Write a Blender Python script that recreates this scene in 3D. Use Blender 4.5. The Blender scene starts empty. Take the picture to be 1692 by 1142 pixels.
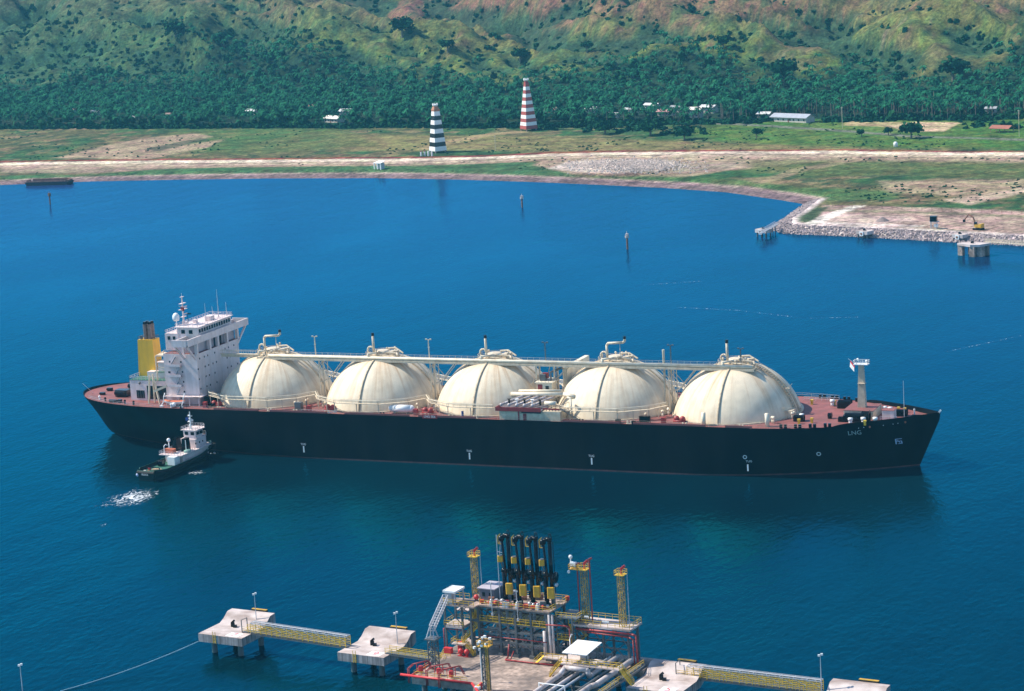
import bpy, math, random
import numpy as np
from mathutils import Matrix, Vector
random.seed(7); rng = np.random.default_rng(11)
S = bpy.context.scene
COL = S.collection
R_ = math.radians
# ---------------------------------------------------------------- camera
CAM = np.array([444.6964, -657.3687, 168.6985]); YAW, PITCH, ROLL, FPX = -0.4169, 0.1873, -0.0608, 3975.8229
TW, TH = 1692.0, 1142.0
def _rot():
    f = np.array([math.sin(YAW)*math.cos(PITCH), math.cos(YAW)*math.cos(PITCH), -math.sin(PITCH)])
    r = np.array([math.cos(YAW), -math.sin(YAW), 0.]); u = np.cross(r, f)
    c, s = math.cos(ROLL), math.sin(ROLL)
    return np.array([c*r+s*u, -s*r+c*u, f])
RM = _rot()
cam = bpy.data.cameras.new('camera'); co = bpy.data.objects.new('camera', cam); COL.objects.link(co)
m = Matrix.Identity(4)
for i in range(3):
    m[i][0] = RM[0][i]; m[i][1] = RM[1][i]; m[i][2] = -RM[2][i]; m[i][3] = CAM[i]
co.matrix_world = m
cam.sensor_width = 36; cam.lens = FPX/TW*36; cam.clip_start = 1; cam.clip_end = 20000
S.camera = co
# ---------------------------------------------------------------- light
SUN_AZ = np.array([-1.0, -0.10]); SUN_AZ = SUN_AZ/np.linalg.norm(SUN_AZ); SUN_EL = R_(48)
sd = Vector((SUN_AZ[0]*math.cos(SUN_EL), SUN_AZ[1]*math.cos(SUN_EL), math.sin(SUN_EL)))
W = bpy.data.worlds.new('World'); S.world = W; W.use_nodes = True
nt = W.node_tree; bg = nt.nodes['Background']
sky = nt.nodes.new('ShaderNodeTexSky'); sky.sky_type = 'NISHITA'; sky.sun_disc = False
sky.sun_elevation = SUN_EL; sky.sun_rotation = math.atan2(SUN_AZ[0], SUN_AZ[1])
sky.altitude = 200; sky.air_density = 1.0; sky.dust_density = 0.3; sky.ozone_density = 4.0
nt.links.new(sky.outputs[0], bg.inputs[0]); bg.inputs[1].default_value = 0.13
sl = bpy.data.lights.new('sun', 'SUN'); so = bpy.data.objects.new('sun', sl); COL.objects.link(so)
sl.energy = 4.6; sl.angle = R_(0.5); sl.color = (1, .92, .80)
so.rotation_euler = sd.to_track_quat('Z', 'Y').to_euler()
S.view_settings.view_transform = 'Standard'; S.view_settings.look = 'None'; S.view_settings.gamma = 1
S.view_settings.exposure = 0.58
# ---------------------------------------------------------------- mapping helpers (world <-> reference pixel)
def G(px, py, z=0.):
    d = RM.T @ np.array([(px-TW/2)/FPX, (TH/2-py)/FPX, 1.]); t = (z-CAM[2])/d[2]
    return CAM+d*t
def PXV(P):
    v = (P-CAM) @ RM.T
    return TW/2+FPX*v[..., 0]/v[..., 2], TH/2-FPX*v[..., 1]/v[..., 2]
# ---------------------------------------------------------------- materials
MATS = {}
def mat(name, col, rough=.6, var=.15, scale=.8, metal=0., stain=None, stain_amt=0., stain_scale=(1, 1, .15), bump=0., spec=.5):
    if name in MATS: return MATS[name]
    M = bpy.data.materials.new(name); M.use_nodes = True; t = M.node_tree; N = t.nodes; L = t.links
    b = N['Principled BSDF']; b.inputs['Roughness'].default_value = rough; b.inputs['Metallic'].default_value = metal
    b.inputs['Specular IOR Level'].default_value = spec
    tc = N.new('ShaderNodeNewGeometry')
    n = N.new('ShaderNodeTexNoise'); n.inputs['Scale'].default_value = scale; n.inputs['Detail'].default_value = 5
    L.new(tc.outputs['Position'], n.inputs['Vector'])
    r = N.new('ShaderNodeMapRange'); r.inputs[1].default_value = .3; r.inputs[2].default_value = .7
    r.inputs[3].default_value = 1-var; r.inputs[4].default_value = 1+var
    L.new(n.outputs['Fac'], r.inputs[0])
    mx = N.new('ShaderNodeVectorMath'); mx.operation = 'SCALE'; mx.inputs[0].default_value = col[:3]
    L.new(r.outputs[0], mx.inputs['Scale']); out = mx.outputs[0]
    if stain:
        mp = N.new('ShaderNodeMapping'); mp.inputs['Scale'].default_value = stain_scale
        L.new(tc.outputs['Position'], mp.inputs['Vector'])
        n2 = N.new('ShaderNodeTexNoise'); n2.inputs['Scale'].default_value = 1.; n2.inputs['Detail'].default_value = 6
        L.new(mp.outputs[0], n2.inputs['Vector'])
        r2 = N.new('ShaderNodeMapRange'); r2.inputs[1].default_value = .42; r2.inputs[2].default_value = .66
        r2.inputs[3].default_value = 0; r2.inputs[4].default_value = stain_amt
        L.new(n2.outputs['Fac'], r2.inputs[0])
        m2 = N.new('ShaderNodeMix'); m2.data_type = 'RGBA'; L.new(r2.outputs[0], m2.inputs[0])
        L.new(out, m2.inputs[6]); m2.inputs[7].default_value = (*stain, 1); out = m2.outputs[2]
    L.new(out, b.inputs['Base Color'])
    if bump:
        bp = N.new('ShaderNodeBump'); bp.inputs['Strength'].default_value = bump; bp.inputs['Distance'].default_value = .2
        L.new(n.outputs['Fac'], bp.inputs['Height']); L.new(bp.outputs[0], b.inputs['Normal'])
    MATS[name] = M; return M
M_cream = mat('cream_paint', (.80, .72, .55), .5, .05, .25, stain=(.42, .25, .11), stain_amt=.30, stain_scale=(.5, .5, .05))
M_creamb = mat('cream_pipe_paint', (.66, .57, .42), .5, .1, 1.2, stain=(.35, .2, .09), stain_amt=.35, stain_scale=(1, 1, .6))
M_rib = mat('weathered_seam', (.50, .40, .27), .6, .25, 1.)
M_white = mat('white_paint', (.78, .65, .63), .5, .06, .5, stain=(.40, .26, .18), stain_amt=.25, stain_scale=(.8, .8, .1))
M_white2 = mat('clean_white_paint', (.82, .82, .80), .45, .05, 1)
M_hull = mat('black_hull_paint', (.001, .004, .007), .5, .5, .12, stain=(.012, .014, .015), stain_amt=.5, stain_scale=(.13, .13, .03), spec=.08)
M_boot = mat('red_boot_topping', (.10, .03, .03), .6, .3, .5, stain=(.02, .02, .02), stain_amt=.6, stain_scale=(.3, .3, .3))
M_deck = mat('red_deck_paint', (.25, .080, .072), .7, .25, .6, stain=(.12, .055, .045), stain_amt=.6, stain_scale=(.3, .3, .3))
M_dred = mat('dark_red_paint', (.30, .03, .03), .5, .2, 1)
M_red = mat('bright_red_paint', (.58, .03, .03), .45, .15, 1)
M_yel = mat('yellow_paint', (.62, .36, .02), .5, .12, 1, stain=(.25, .14, .04), stain_amt=.4, stain_scale=(1, 1, .5))
M_fun = mat('funnel_yellow_paint', (.72, .42, .02), .5, .05, .4, stain=(.3, .17, .03), stain_amt=.3, stain_scale=(.6, .6, .1))
M_rail = mat('yellow_rail_paint', (.68, .44, .03), .5, .2, 1)
M_ylat = mat('weathered_yellow_lattice', (.46, .30, .05), .7, .4, 1.5, stain=(.12, .07, .04), stain_amt=.7, stain_scale=(1, 1, .6))
M_grey = mat('grey_steel', (.10, .12, .13), .5, .2, .8, stain=(.13, .08, .05), stain_amt=.4, stain_scale=(1, 1, .3))
M_lgrey = mat('light_grey_steel', (.42, .43, .46), .5, .15, .8)
M_galv = mat('galvanised_steel', (.50, .52, .55), .4, .1, 2, metal=.3)
M_black = mat('black_paint', (.003, .005, .007), .15, .3, 1, spec=.25)
M_rub = mat('black_rubber', (.010, .010, .010), .75, .3, 1)
M_glass = mat('dark_glass', (.012, .02, .022), .1, .1, 1)
M_conc = mat('weathered_concrete', (.38, .29, .24), .85, .45, .9, stain=(.11, .09, .08), stain_amt=.9, stain_scale=(.13, .13, .13), bump=.2)
M_conc2 = mat('pale_concrete', (.56, .48, .45), .85, .16, .5, stain=(.24, .17, .14), stain_amt=.85, stain_scale=(.16, .3, .3), bump=.2)
M_concs = mat('streaked_concrete_side', (.36, .33, .32), .85, .2, .8, stain=(.10, .09, .09), stain_amt=.9, stain_scale=(1.6, 1.6, .05))
M_rust = mat('rusty_steel', (.22, .10, .06), .8, .35, 1)
M_green = mat('green_deck_paint', (.03, .13, .09), .6, .2, 1)
M_blue = mat('blue_cloth', (.02, .06, .25), .7, .1, 1)
M_orange = mat('faded_orange_paint', (.50, .14, .07), .6, .2, 1)
M_insul = mat('silver_pipe_insulation', (.55, .50, .50), .45, .12, .8, stain=(.3, .2, .14), stain_amt=.5, stain_scale=(.7, .7, .7))
M_wood = mat('timber_planks', (.28, .2, .12), .8, .3, 1)
# ---------------------------------------------------------------- mesh builder
class MB:
    def __init__(s): s.v = []; s.f = []
    def add(s, vs, fs):
        o = len(s.v); s.v += [tuple(float(c) for c in q) for q in vs]; s.f += [tuple(i+o for i in g) for g in fs]; return s
    def box(s, x0, x1, y0, y1, z0, z1):
        vs = [(x, y, z) for z in (z0, z1) for y in (y0, y1) for x in (x0, x1)]
        return s.add(vs, [(0, 2, 3, 1), (4, 5, 7, 6), (0, 1, 5, 4), (2, 6, 7, 3), (0, 4, 6, 2), (1, 3, 7, 5)])
    def cbox(s, cx, cy, cz, sx, sy, sz, rz=0, bev=0):
        c, n = math.cos(rz), math.sin(rz); hx, hy = sx/2, sy/2
        if bev:
            b = bev; pl = [(-hx+b, -hy), (hx-b, -hy), (hx, -hy+b), (hx, hy-b), (hx-b, hy), (-hx+b, hy), (-hx, hy-b), (-hx, -hy+b)]
        else: pl = [(-hx, -hy), (hx, -hy), (hx, hy), (-hx, hy)]
        return s.prism([(cx+x*c-y*n, cy+x*n+y*c) for x, y in pl], cz-sz/2, cz+sz/2)
    def prism(s, poly, z0, z1, top=None):
        k = len(poly); tp = top or poly
        return s.add([(x, y, z0) for x, y in poly]+[(x, y, z1) for x, y in tp],
                     [tuple(range(k))[::-1], tuple(range(k, 2*k))]+[(i, (i+1) % k, k+(i+1) % k, k+i) for i in range(k)])
    def frame(s, p, q):
        p = Vector(p); q = Vector(q); d = (q-p).normalized()
        a = Vector((0, 0, 1)) if abs(d.z) < .95 else Vector((1, 0, 0))
        u = d.cross(a).normalized(); w = u.cross(d).normalized(); return p, q, u, w
    def bar(s, p, q, a, b=None):
        b = b or a; p, q, u, w = s.frame(p, q)
        vs = [r+u*i*a/2+w*j*b/2 for r in (p, q) for i, j in ((-1, -1), (1, -1), (1, 1), (-1, 1))]
        return s.add(vs, [(0, 3, 2, 1), (4, 5, 6, 7)]+[(i, (i+1) % 4, 4+(i+1) % 4, 4+i) for i in range(4)])
    def tube(s, p, q, r, n=8, r2=None):
        r2 = r if r2 is None else r2; p, q, u, w = s.frame(p, q)
        vs = [c+(u*math.cos(2*math.pi*i/n)+w*math.sin(2*math.pi*i/n))*rr for c, rr in ((p, r), (q, r2)) for i in range(n)]
        return s.add(vs, [tuple(range(n)), tuple(range(n, 2*n))[::-1]]+[(i, n+i, n+(i+1) % n, (i+1) % n) for i in range(n)])
    def path(s, pts, r, n=8, ball=True):
        for a, b in zip(pts[:-1], pts[1:]): s.tube(a, b, r, n)
        if ball:
            for a in pts[1:-1]: s.ball(a, r*1.03, 8, 4)
        return s
    def lathe(s, prof, cx=0, cy=0, n=24, cap=True):
        vs = [(cx+r*math.cos(2*math.pi*i/n), cy+r*math.sin(2*math.pi*i/n), z) for r, z in prof for i in range(n)]
        k = len(prof); fs = [(j*n+i, j*n+(i+1) % n, (j+1)*n+(i+1) % n, (j+1)*n+i) for j in range(k-1) for i in range(n)]
        if cap: fs += [tuple(range(n))[::-1], tuple(range((k-1)*n, k*n))]
        return s.add(vs, fs)
    def ball(s, c, r, n=12, m=8, sz=1.):
        pr = [(max(r*math.sin(math.pi*j/m), 1e-3), c[2]-r*sz*math.cos(math.pi*j/m)) for j in range(m+1)]
        return s.lathe(pr, c[0], c[1], n)
    def rail(s, pts, h=1.1, step=2., r=.045, levels=(1., .55), closed=False):
        pts = [Vector(p) for p in pts]
        if closed: pts.append(pts[0])
        for a, b in zip(pts[:-1], pts[1:]):
            k = max(1, round((b-a).length/step))
            for i in range(k+1):
                p = a.lerp(b, i/k); s.bar(p, p+Vector((0, 0, h)), r*1.5)
            for l in levels: s.bar(a+Vector((0, 0, h*l)), b+Vector((0, 0, h*l)), r*1.5)
        return s
    def lattice(s, x0, x1, y0, y1, z0, z1, n, leg=.2, br=.1):
        cs = [(x0, y0), (x1, y0), (x1, y1), (x0, y1)]
        for c in cs: s.bar((*c, z0), (*c, z1), leg)
        for k in range(n):
            a = z0+(z1-z0)*k/n; b = z0+(z1-z0)*(k+1)/n
            for i in range(4):
                p, q = cs[i], cs[(i+1) % 4]
                s.bar((*p, b), (*q, b), br); s.bar((*p, a), (*q, b), br) if (k+i) % 2 else s.bar((*q, a), (*p, b), br)
        return s
    def mesh(s, name, mt, smooth=False):
        me = bpy.data.meshes.new(name); me.from_pydata(s.v, [], s.f); me.update()
        me.materials.append(mt)
        if smooth: me.polygons.foreach_set('use_smooth', [True]*len(me.polygons))
        return me
    def build(s, name, mt, parent=None, smooth=False):
        o = bpy.data.objects.new(name, s.mesh(name, mt, smooth)); COL.objects.link(o)
        if parent: o.parent = parent
        return o
def tag(o, label=None, cat=None, group=None, kind=None):
    if label: o['label'] = label
    if cat: o['category'] = cat
    if group: o['group'] = group
    if kind: o['kind'] = kind
    return o
def thing(name, label, cat, loc=(0, 0, 0), rz=0, group=None):
    o = bpy.data.objects.new(name, None); COL.objects.link(o); o.location = loc; o.rotation_euler = (0, 0, rz)
    o.empty_display_size = .5
    return tag(o, label, cat, group)
def kids(o): return [c for c in list(COL.objects) if c.parent == o]
def copy_tree(o, loc=None, rz=None, label=None, group=None, cache={}):
    if o.name not in cache:
        cache[o.name] = [(c, kids(c)) for c in kids(o)]
    r = o.copy(); COL.objects.link(r)
    if loc is not None: r.location = loc
    if rz is not None: r.rotation_euler = (0, 0, rz)
    if label: r['label'] = label
    if group: r['group'] = group
    for c, gs in cache[o.name]:
        d = c.copy(); COL.objects.link(d); d.parent = r
        for g in gs:
            e = g.copy(); COL.objects.link(e); e.parent = d
    return r
def text_mb(txt, size, org, ux, uy, mt, name, parent, depth=.03):
    cu = bpy.data.curves.new('letters', 'FONT'); cu.body = txt; cu.size = size; cu.extrude = depth; cu.align_x = 'CENTER'; cu.resolution_u = 3
    t = bpy.data.objects.new('letters', cu); COL.objects.link(t)
    dg = bpy.context.evaluated_depsgraph_get(); dg.update()
    me = bpy.data.meshes.new_from_object(t.evaluated_get(dg)); me.name = name
    bpy.data.objects.remove(t); bpy.data.curves.remove(cu)
    ux = Vector(ux).normalized(); uy = Vector(uy).normalized(); uz = ux.cross(uy)
    mm = Matrix(((ux.x, uy.x, uz.x, org[0]), (ux.y, uy.y, uz.y, org[1]), (ux.z, uy.z, uz.z, org[2]), (0, 0, 0, 1)))
    me.transform(mm); me.materials.clear(); me.materials.append(mt)
    o = bpy.data.objects.new(name, me); COL.objects.link(o)
    if parent: o.parent = parent
    return o
# ================================================================ SETTING: water, ground, hills
def _h(ix, iy, seed):
    n = (ix.astype(np.int64)*374761393+iy.astype(np.int64)*668265263+seed*982451653) & 0xffffffff
    n = ((n ^ (n >> 13))*1274126177) & 0xffffffff
    return ((n ^ (n >> 16)) & 0xffff)/65535.
def vn(x, y, seed=0):
    x = np.asarray(x, float); y = np.asarray(y, float); ix = np.floor(x); iy = np.floor(y); fx = x-ix; fy = y-iy
    ux = fx*fx*(3-2*fx); uy = fy*fy*(3-2*fy)
    a = _h(ix, iy, seed); b = _h(ix+1, iy, seed); c = _h(ix, iy+1, seed); d = _h(ix+1, iy+1, seed)
    return (a*(1-ux)+b*ux)*(1-uy)+(c*(1-ux)+d*ux)*uy
def fbm(x, y, o=4, seed=0):
    t = 0; a = .5; n = 0
    for k in range(o): t = t+a*vn(x*2**k+17.3*k, y*2**k-9.1*k, seed+k); n += a; a *= .55
    return t/n
def sst(a, b, x):
    t = np.clip((x-a)/(b-a), 0, 1); return t*t*(3-2*t)
F2 = np.array([math.sin(YAW), math.cos(YAW)]); R2 = np.array([math.cos(YAW), -math.sin(YAW)])
def tb(x, y):
    dx = x-CAM[0]; dy = y-CAM[1]; b = dx*F2[0]+dy*F2[1]; return (dx*R2[0]+dy*R2[1])/b, b
SHPX = [(0, 306), (150, 300), (300, 297), (450, 295), (620, 294.5), (760, 297), (880, 301), (1000, 306), (1100, 311), (1200, 318), (1290, 331), (1331, 338),
        (1300, 361), (1283, 371), (1281, 380), (1300, 386), (1400, 390), (1560, 399), (1692, 406)]
SH = [tuple(G(x, y)[:2]) for x, y in SHPX]; NB = 11
SH = [(SH[0][0]-1200, SH[0][1]-60), (SH[0][0]-500, SH[0][1]-30)]+SH+[(SH[-1][0]+120, SH[-1][1]-38), (SH[-1][0]+700, SH[-1][1]-190)]
SHA = np.array(SH)
LANDPOLY = SHA.tolist()+[(SH[-1][0]+900, 6000), (-4000, 6000), (-4000, SH[0][1])]
def inpoly(x, y, poly):
    c = np.zeros(np.shape(x), bool); n = len(poly)
    for i in range(n):
        x1, y1 = poly[i]; x2, y2 = poly[(i+1) % n]
        k = (y1 > y) != (y2 > y)
        with np.errstate(divide='ignore', invalid='ignore'):
            c ^= k & (x < (x2-x1)*(y-y1)/((y2-y1) if y2 != y1 else 1e-9)+x1)
    return c
def segdist(x, y, pl):
    best = np.full(np.shape(x), 1e9); idx = np.zeros(np.shape(x), int)
    for i in range(len(pl)-1):
        ax, ay = pl[i]; bx, by = pl[i+1]; dx, dy = bx-ax, by-ay; L2 = dx*dx+dy*dy
        t = np.clip(((x-ax)*dx+(y-ay)*dy)/L2, 0, 1); d = np.hypot(x-ax-t*dx, y-ay-t*dy)
        k = d < best; best = np.where(k, d, best); idx = np.where(k, i, idx)
    return best, idx
TT = [-.30, -.213, 0, .213, .30]
def PF(t): return np.interp(t, TT, [2030, 1905, 1672, 1520, 1475])
def HF(t): return PF(t)+np.interp(t, TT, [300, 290, 165, 95, 90])
def RD(t): return HF(t)+np.interp(t, TT, [510, 500, 585, 460, 430])
def HH(t): return np.interp(t, TT, [84, 78, 60, 53, 52])
def height(x, y, need=False):
    x = np.asarray(x, float); y = np.asarray(y, float); t, b = tb(x, y); a = t*b
    d, ix = segdist(x, y, SHA); ins = inpoly(x, y, LANDPOLY); d = np.where(ins, d, -d)
    bw = (ix >= 2+NB)
    z1 = np.interp(d, [-25, 0, 17, 20, 80, 200, 420], [-4, 0, 1.9, 2.9, 4, 6, 8])
    z2 = np.interp(d, [-10, 0, 7, 9, 80, 200, 420], [-4, 0, 2.9, 3.3, 4, 6, 8])
    z = np.where(bw, z2, z1)
    z = z+sst(25, 120, d)*1.1*(fbm(x/45, y/45, 3, 5)-.5)*(1-.7*bw)
    hf, rd = HF(t), RD(t); s = (b-hf)/(rd-hf); sc = np.clip(s, 0, 1)
    wx = a+90*(fbm(a/260, b/260, 2, 31)-.5); wb = b+120*(fbm(a/300, b/300, 2, 37)-.5)
    n1 = 1-np.abs(2*fbm((wx+.45*wb)/150, (wb-.2*wx)/330, 3, 3)-1)
    n2 = 1-np.abs(2*fbm((wx+.5*wb)/52, wb/120, 3, 8)-1)
    n3 = fbm(wx/20, wb/20, 3, 9); n4 = 1-np.abs(2*fbm((wx+.4*wb)/24, wb/60, 2, 14)-1)
    env = sst(0, .45, s)*(1-.62*sst(.7, 1.05, s))
    hz = HH(t)*(.62*sc+.38*sst(0, 1, sc))
    up = np.clip(s-1, 0, None)
    hz = hz-np.where(s > 1, 26*sst(0, .5, up), 0)+np.clip(b-3300, 0, None)*.055
    hz = hz+env*((n1**1.3-.55)*74+(n2**1.2-.55)*30+(n4-.5)*7)+sst(0, .2, s)*(n3-.5)*8+np.where(s > 1, sst(0, .4, up)*(n1-.5)*40, 0)
    hz = np.where(s > 0, np.maximum(hz, -2), 0)
    z = z+hz
    return (z, d, bw, s, n1, n2) if need else z
def ray(px, py):
    """ground point seen at a reference pixel"""
    r = RM.T @ np.array([(px-TW/2)/FPX, (TH/2-py)/FPX, 1.])
    ks = np.arange(900, 4500, 2.5); P = CAM+ks[:, None]*r; z = height(P[:, 0], P[:, 1]); z = np.maximum(z, 0)
    i = int(np.argmax(P[:, 2] < z)); return Vector((P[i, 0], P[i, 1], z[i]))
# --- ground mesh
cols = np.arange(-.40, .401, .00115)
rows = np.concatenate([np.arange(1040, 1750, 3.4), np.arange(1750, 2900, 5), np.arange(2900, 3600, 25), np.arange(3600, 9000, 220)])
T_, B_ = np.meshgrid(cols, rows); X_ = CAM[0]+B_*(F2[0]+T_*R2[0]); Y_ = CAM[1]+B_*(F2[1]+T_*R2[1])
Z_, D_, BW, S_, N1, N2 = height(X_, Y_, True)
PX, PY = PXV(np.stack([X_, Y_, np.where(S_ > 0, Z_, Z_)], -1))
nr, nc = X_.shape
def lerp(c, col, k): return c*(1-k[..., None])+np.array(col)*k[..., None]
nA = fbm(X_/60, Y_/60, 4, 51); nB = fbm(X_/16, Y_/16, 4, 57); nC = fbm(X_/7, Y_/7, 3, 61); nL = fbm(X_/170, Y_/170, 3, 67)
C = np.zeros((nr, nc, 3))+np.array((.125, .120, .048))
C = lerp(C, (.045, .115, .035), sst(.46, .60, nA))
C = lerp(C, (.24, .17, .09), sst(.52, .68, nB)*.7)
C = lerp(C, (.03, .07, .03), sst(.54, .68, nC)*.8)
wj = 14*(nB-.5); hj = 5*(nA-.5)
def soft(poly, k=5.):
    q = np.array(poly+[poly[0]], float); x = PX+wj; y = PY+hj
    sx = x/4.; d, _ = segdist(sx, y, np.stack([q[:, 0]/4., q[:, 1]], -1)); i = inpoly(sx, y, [(a/4., b_) for a, b_ in poly])
    return sst(-k*.5, k*.5, np.where(i, d, -d))
flat = (S_ <= 0)
def patch(poly, col, amt=1., k=3.):
    global C
    C = lerp(C, col, soft(poly, k)*amt*flat)
SAND = (.50, .36, .27)
patch([(1330, 195), (1700, 195), (1700, 246), (1340, 243), (1180, 232), (1120, 216), (1200, 205)], (.075, .17, .025), .75, 8)
patch([(560, 222), (900, 226), (1250, 238), (1500, 246), (1400, 250), (560, 250)], (.23, .19, .075), .8, 6)
patch([(280, 216), (560, 212), (620, 240), (400, 256), (300, 252)], (.10, .155, .04), .5, 8)
patch([(50, 205), (150, 202), (215, 205), (190, 212), (60, 214)], SAND, .9, 2)
patch([(90, 262), (160, 244), (230, 228), (320, 220), (350, 226), (300, 240), (370, 232), (340, 245), (240, 264)], (.36, .26, .17), .9, 3)
patch([(235, 247), (330, 228), (345, 231), (262, 250)], (.04, .06, .03), .7, 1.5)
patch([(0, 270), (300, 271), (560, 268), (640, 271), (420, 275), (260, 280), (120, 287), (0, 286)], (.34, .25, .18), .8, 3)
patch([(-20, 290), (130, 289), (250, 280), (560, 273), (880, 268), (915, 280), (950, 292), (700, 294), (300, 295), (-20, 302)], (.055, .14, .05), .85, 2.5)
patch([(900, 262), (1150, 257), (1400, 259), (1700, 264), (1700, 271), (1350, 268), (1200, 282), (1130, 294), (950, 288), (880, 272)], (.42, .30, .21), .85, 3)
patch([(905, 278), (930, 268), (1010, 264), (1095, 263), (1120, 272), (1090, 283), (1030, 287), (960, 284)], (.66, .56, .48), .85, 3)
patch([(1120, 272), (1230, 268), (1210, 278), (1090, 288)], (.30, .24, .18), .7, 3)
patch([(950, 290), (1180, 292), (1330, 310), (1500, 316), (1480, 328), (1340, 330), (1200, 310), (1050, 298)], (.06, .14, .04), .75, 4)
patch([(1240, 264), (1700, 268), (1700, 300), (1500, 290), (1330, 292), (1240, 285)], (.12, .14, .045), .7, 6)
patch([(1450, 300), (1700, 296), (1700, 316), (1600, 324), (1470, 318)], (.42, .31, .20), .75, 6)
patch([(1240, 300), (1330, 276), (1420, 262), (1432, 264), (1340, 282), (1260, 304)], (.36, .27, .16), .6, 2)
patch([(1560, 330), (1640, 318), (1700, 308), (1700, 316), (1660, 326), (1600, 340)], (.50, .37, .27), .8, 3)
patch([(1400, 200), (1490, 201), (1480, 209), (1395, 207)], (.45, .33, .18), .8, 2)
patch([(1470, 208), (1506, 200), (1590, 203), (1562, 217), (1500, 217)], (.58, .42, .26), .95, 1.5)
patch([(690, 246), (760, 228), (800, 222), (860, 217), (880, 219), (800, 226), (710, 247)], (.40, .29, .15), .8, 1.5)
patch([(1360, 338), (1700, 350), (1700, 394), (1590, 389), (1400, 379), (1345, 372), (1352, 352)], (.45, .31, .25), .95, 2.5)
patch([(1355, 352), (1500, 358), (1520, 368), (1400, 372), (1350, 366)], (.55, .42, .36), .6, 3)
patch([(1335, 345), (1370, 340), (1345, 366), (1310, 366)], (.07, .11, .05), .9, 1.5)
patch([(1345, 374), (1600, 381), (1600, 385), (1345, 379)], (.07, .12, .04), .8, 1.2)
patch([(1360, 346), (1700, 356), (1700, 360), (1500, 354), (1360, 350)], (.10, .13, .05), .6, 1.5)
# roads and tracks traced on the plain as world polylines
def road(pts, hw, col, amt=1., z=5.5, e=1.2):
    global C
    w = np.array([G(x, y, z)[:2] for x, y in pts]); d, _ = segdist(X_, Y_, w)
    C = lerp(C, col, (1-sst(hw-e, hw+e, d+3*(nC-.5)))*amt*flat)
main = [(-200, 268.5), (0, 267.5), (200, 264), (420, 262), (560, 260), (700, 259), (820, 256), (900, 252.5), (1000, 250.5), (1200, 250), (1450, 251), (1692, 255), (1900, 259)]
road([(x, y+3.5) for x, y in main], 16, (.40, .28, .20), .75)
road([(x, y-3.2) for x, y in main], 3.6, (.26, .045, .03), .9, e=1.5)
road(main, 6.5, (.72, .60, .45), 1.)
road([(x, y+4.5) for x, y in main], 3.0, (.55, .42, .31), .8)
road([(930, 186), (1180, 200), (1350, 208), (1500, 220), (1692, 226)], 3.5, (.22, .20, .19), .7, 8)
road([(1415, 342), (1382, 352), (1350, 366), (1330, 372), (1385, 368)][:4], 4, (.70, .62, .54), 1, 3.4)
road([(1290, 374), (1350, 368), (1440, 371), (1520, 374)], 2.2, (.70, .62, .54), 1, 3.4)
road([(1330, 338), (1302, 358), (1288, 370)], 2.5, (.66, .58, .54), 1, 2.5)
bch = (~BW)*(1-sst(12, 15, D_+3*(nC-.5)))
C = lerp(C, (.20, .135, .135), bch); C = lerp(C, (.46, .33, .28), (~BW)*sst(10, 12, D_)*(1-sst(13, 16, D_))*.7)
C = lerp(C, (.62, .52, .48), BW*(1-sst(9, 13, D_)))
# hills
b0 = B_; s = S_
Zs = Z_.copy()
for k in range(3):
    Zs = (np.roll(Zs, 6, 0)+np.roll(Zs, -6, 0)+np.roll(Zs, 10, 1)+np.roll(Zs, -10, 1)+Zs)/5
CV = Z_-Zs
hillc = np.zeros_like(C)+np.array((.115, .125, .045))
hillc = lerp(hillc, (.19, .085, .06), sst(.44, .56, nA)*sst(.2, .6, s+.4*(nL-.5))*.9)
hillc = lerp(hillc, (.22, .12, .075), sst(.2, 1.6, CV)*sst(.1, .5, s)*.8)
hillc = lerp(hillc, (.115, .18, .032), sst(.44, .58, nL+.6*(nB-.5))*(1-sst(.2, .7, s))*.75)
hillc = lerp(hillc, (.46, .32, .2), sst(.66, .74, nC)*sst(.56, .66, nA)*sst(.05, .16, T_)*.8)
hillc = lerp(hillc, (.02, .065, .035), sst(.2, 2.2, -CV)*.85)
hillc = lerp(hillc, (.04, .08, .035), sst(.54, .68, nC)*.6); hillc = lerp(hillc, (.035, .085, .04), sst(.56, .68, nB)*.5)
hillc = lerp(hillc, (.03, .085, .045), sst(1.02, 1.15, s)*.8)
leftg = sst(.02, -.2, T_)
hillc = lerp(hillc, (.035, .095, .045), leftg*sst(1.1, .4, s)*.75)
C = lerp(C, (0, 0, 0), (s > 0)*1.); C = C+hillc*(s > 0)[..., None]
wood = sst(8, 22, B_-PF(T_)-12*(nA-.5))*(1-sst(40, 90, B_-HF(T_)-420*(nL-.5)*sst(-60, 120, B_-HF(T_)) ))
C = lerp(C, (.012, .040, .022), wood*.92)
C = np.clip(C, .004, .9)
me = bpy.data.meshes.new('ground'); nv = nr*nc
vv = np.stack([X_, Y_, Z_], -1).reshape(-1, 3).astype(np.float32)
ii = np.arange(nv).reshape(nr, nc); fq = np.stack([ii[:-1, :-1], ii[:-1, 1:], ii[1:, 1:], ii[1:, :-1]], -1).reshape(-1, 4)
fq = fq[(Z_.reshape(-1)[fq].max(1) > -3.9)]
def npmesh(name, v, f, mt, smooth=True):
    me = bpy.data.meshes.new(name); k = f.shape[1]
    me.vertices.add(len(v)); me.vertices.foreach_set('co', v.astype(np.float32).ravel())
    me.loops.add(f.size); me.loops.foreach_set('vertex_index', f.astype(np.int32).ravel())
    me.polygons.add(len(f)); me.polygons.foreach_set('loop_start', np.arange(0, f.size, k, dtype=np.int32))
    me.polygons.foreach_set('use_smooth', np.full(len(f), smooth)); me.update(calc_edges=True); me.materials.append(mt); return me
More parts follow.
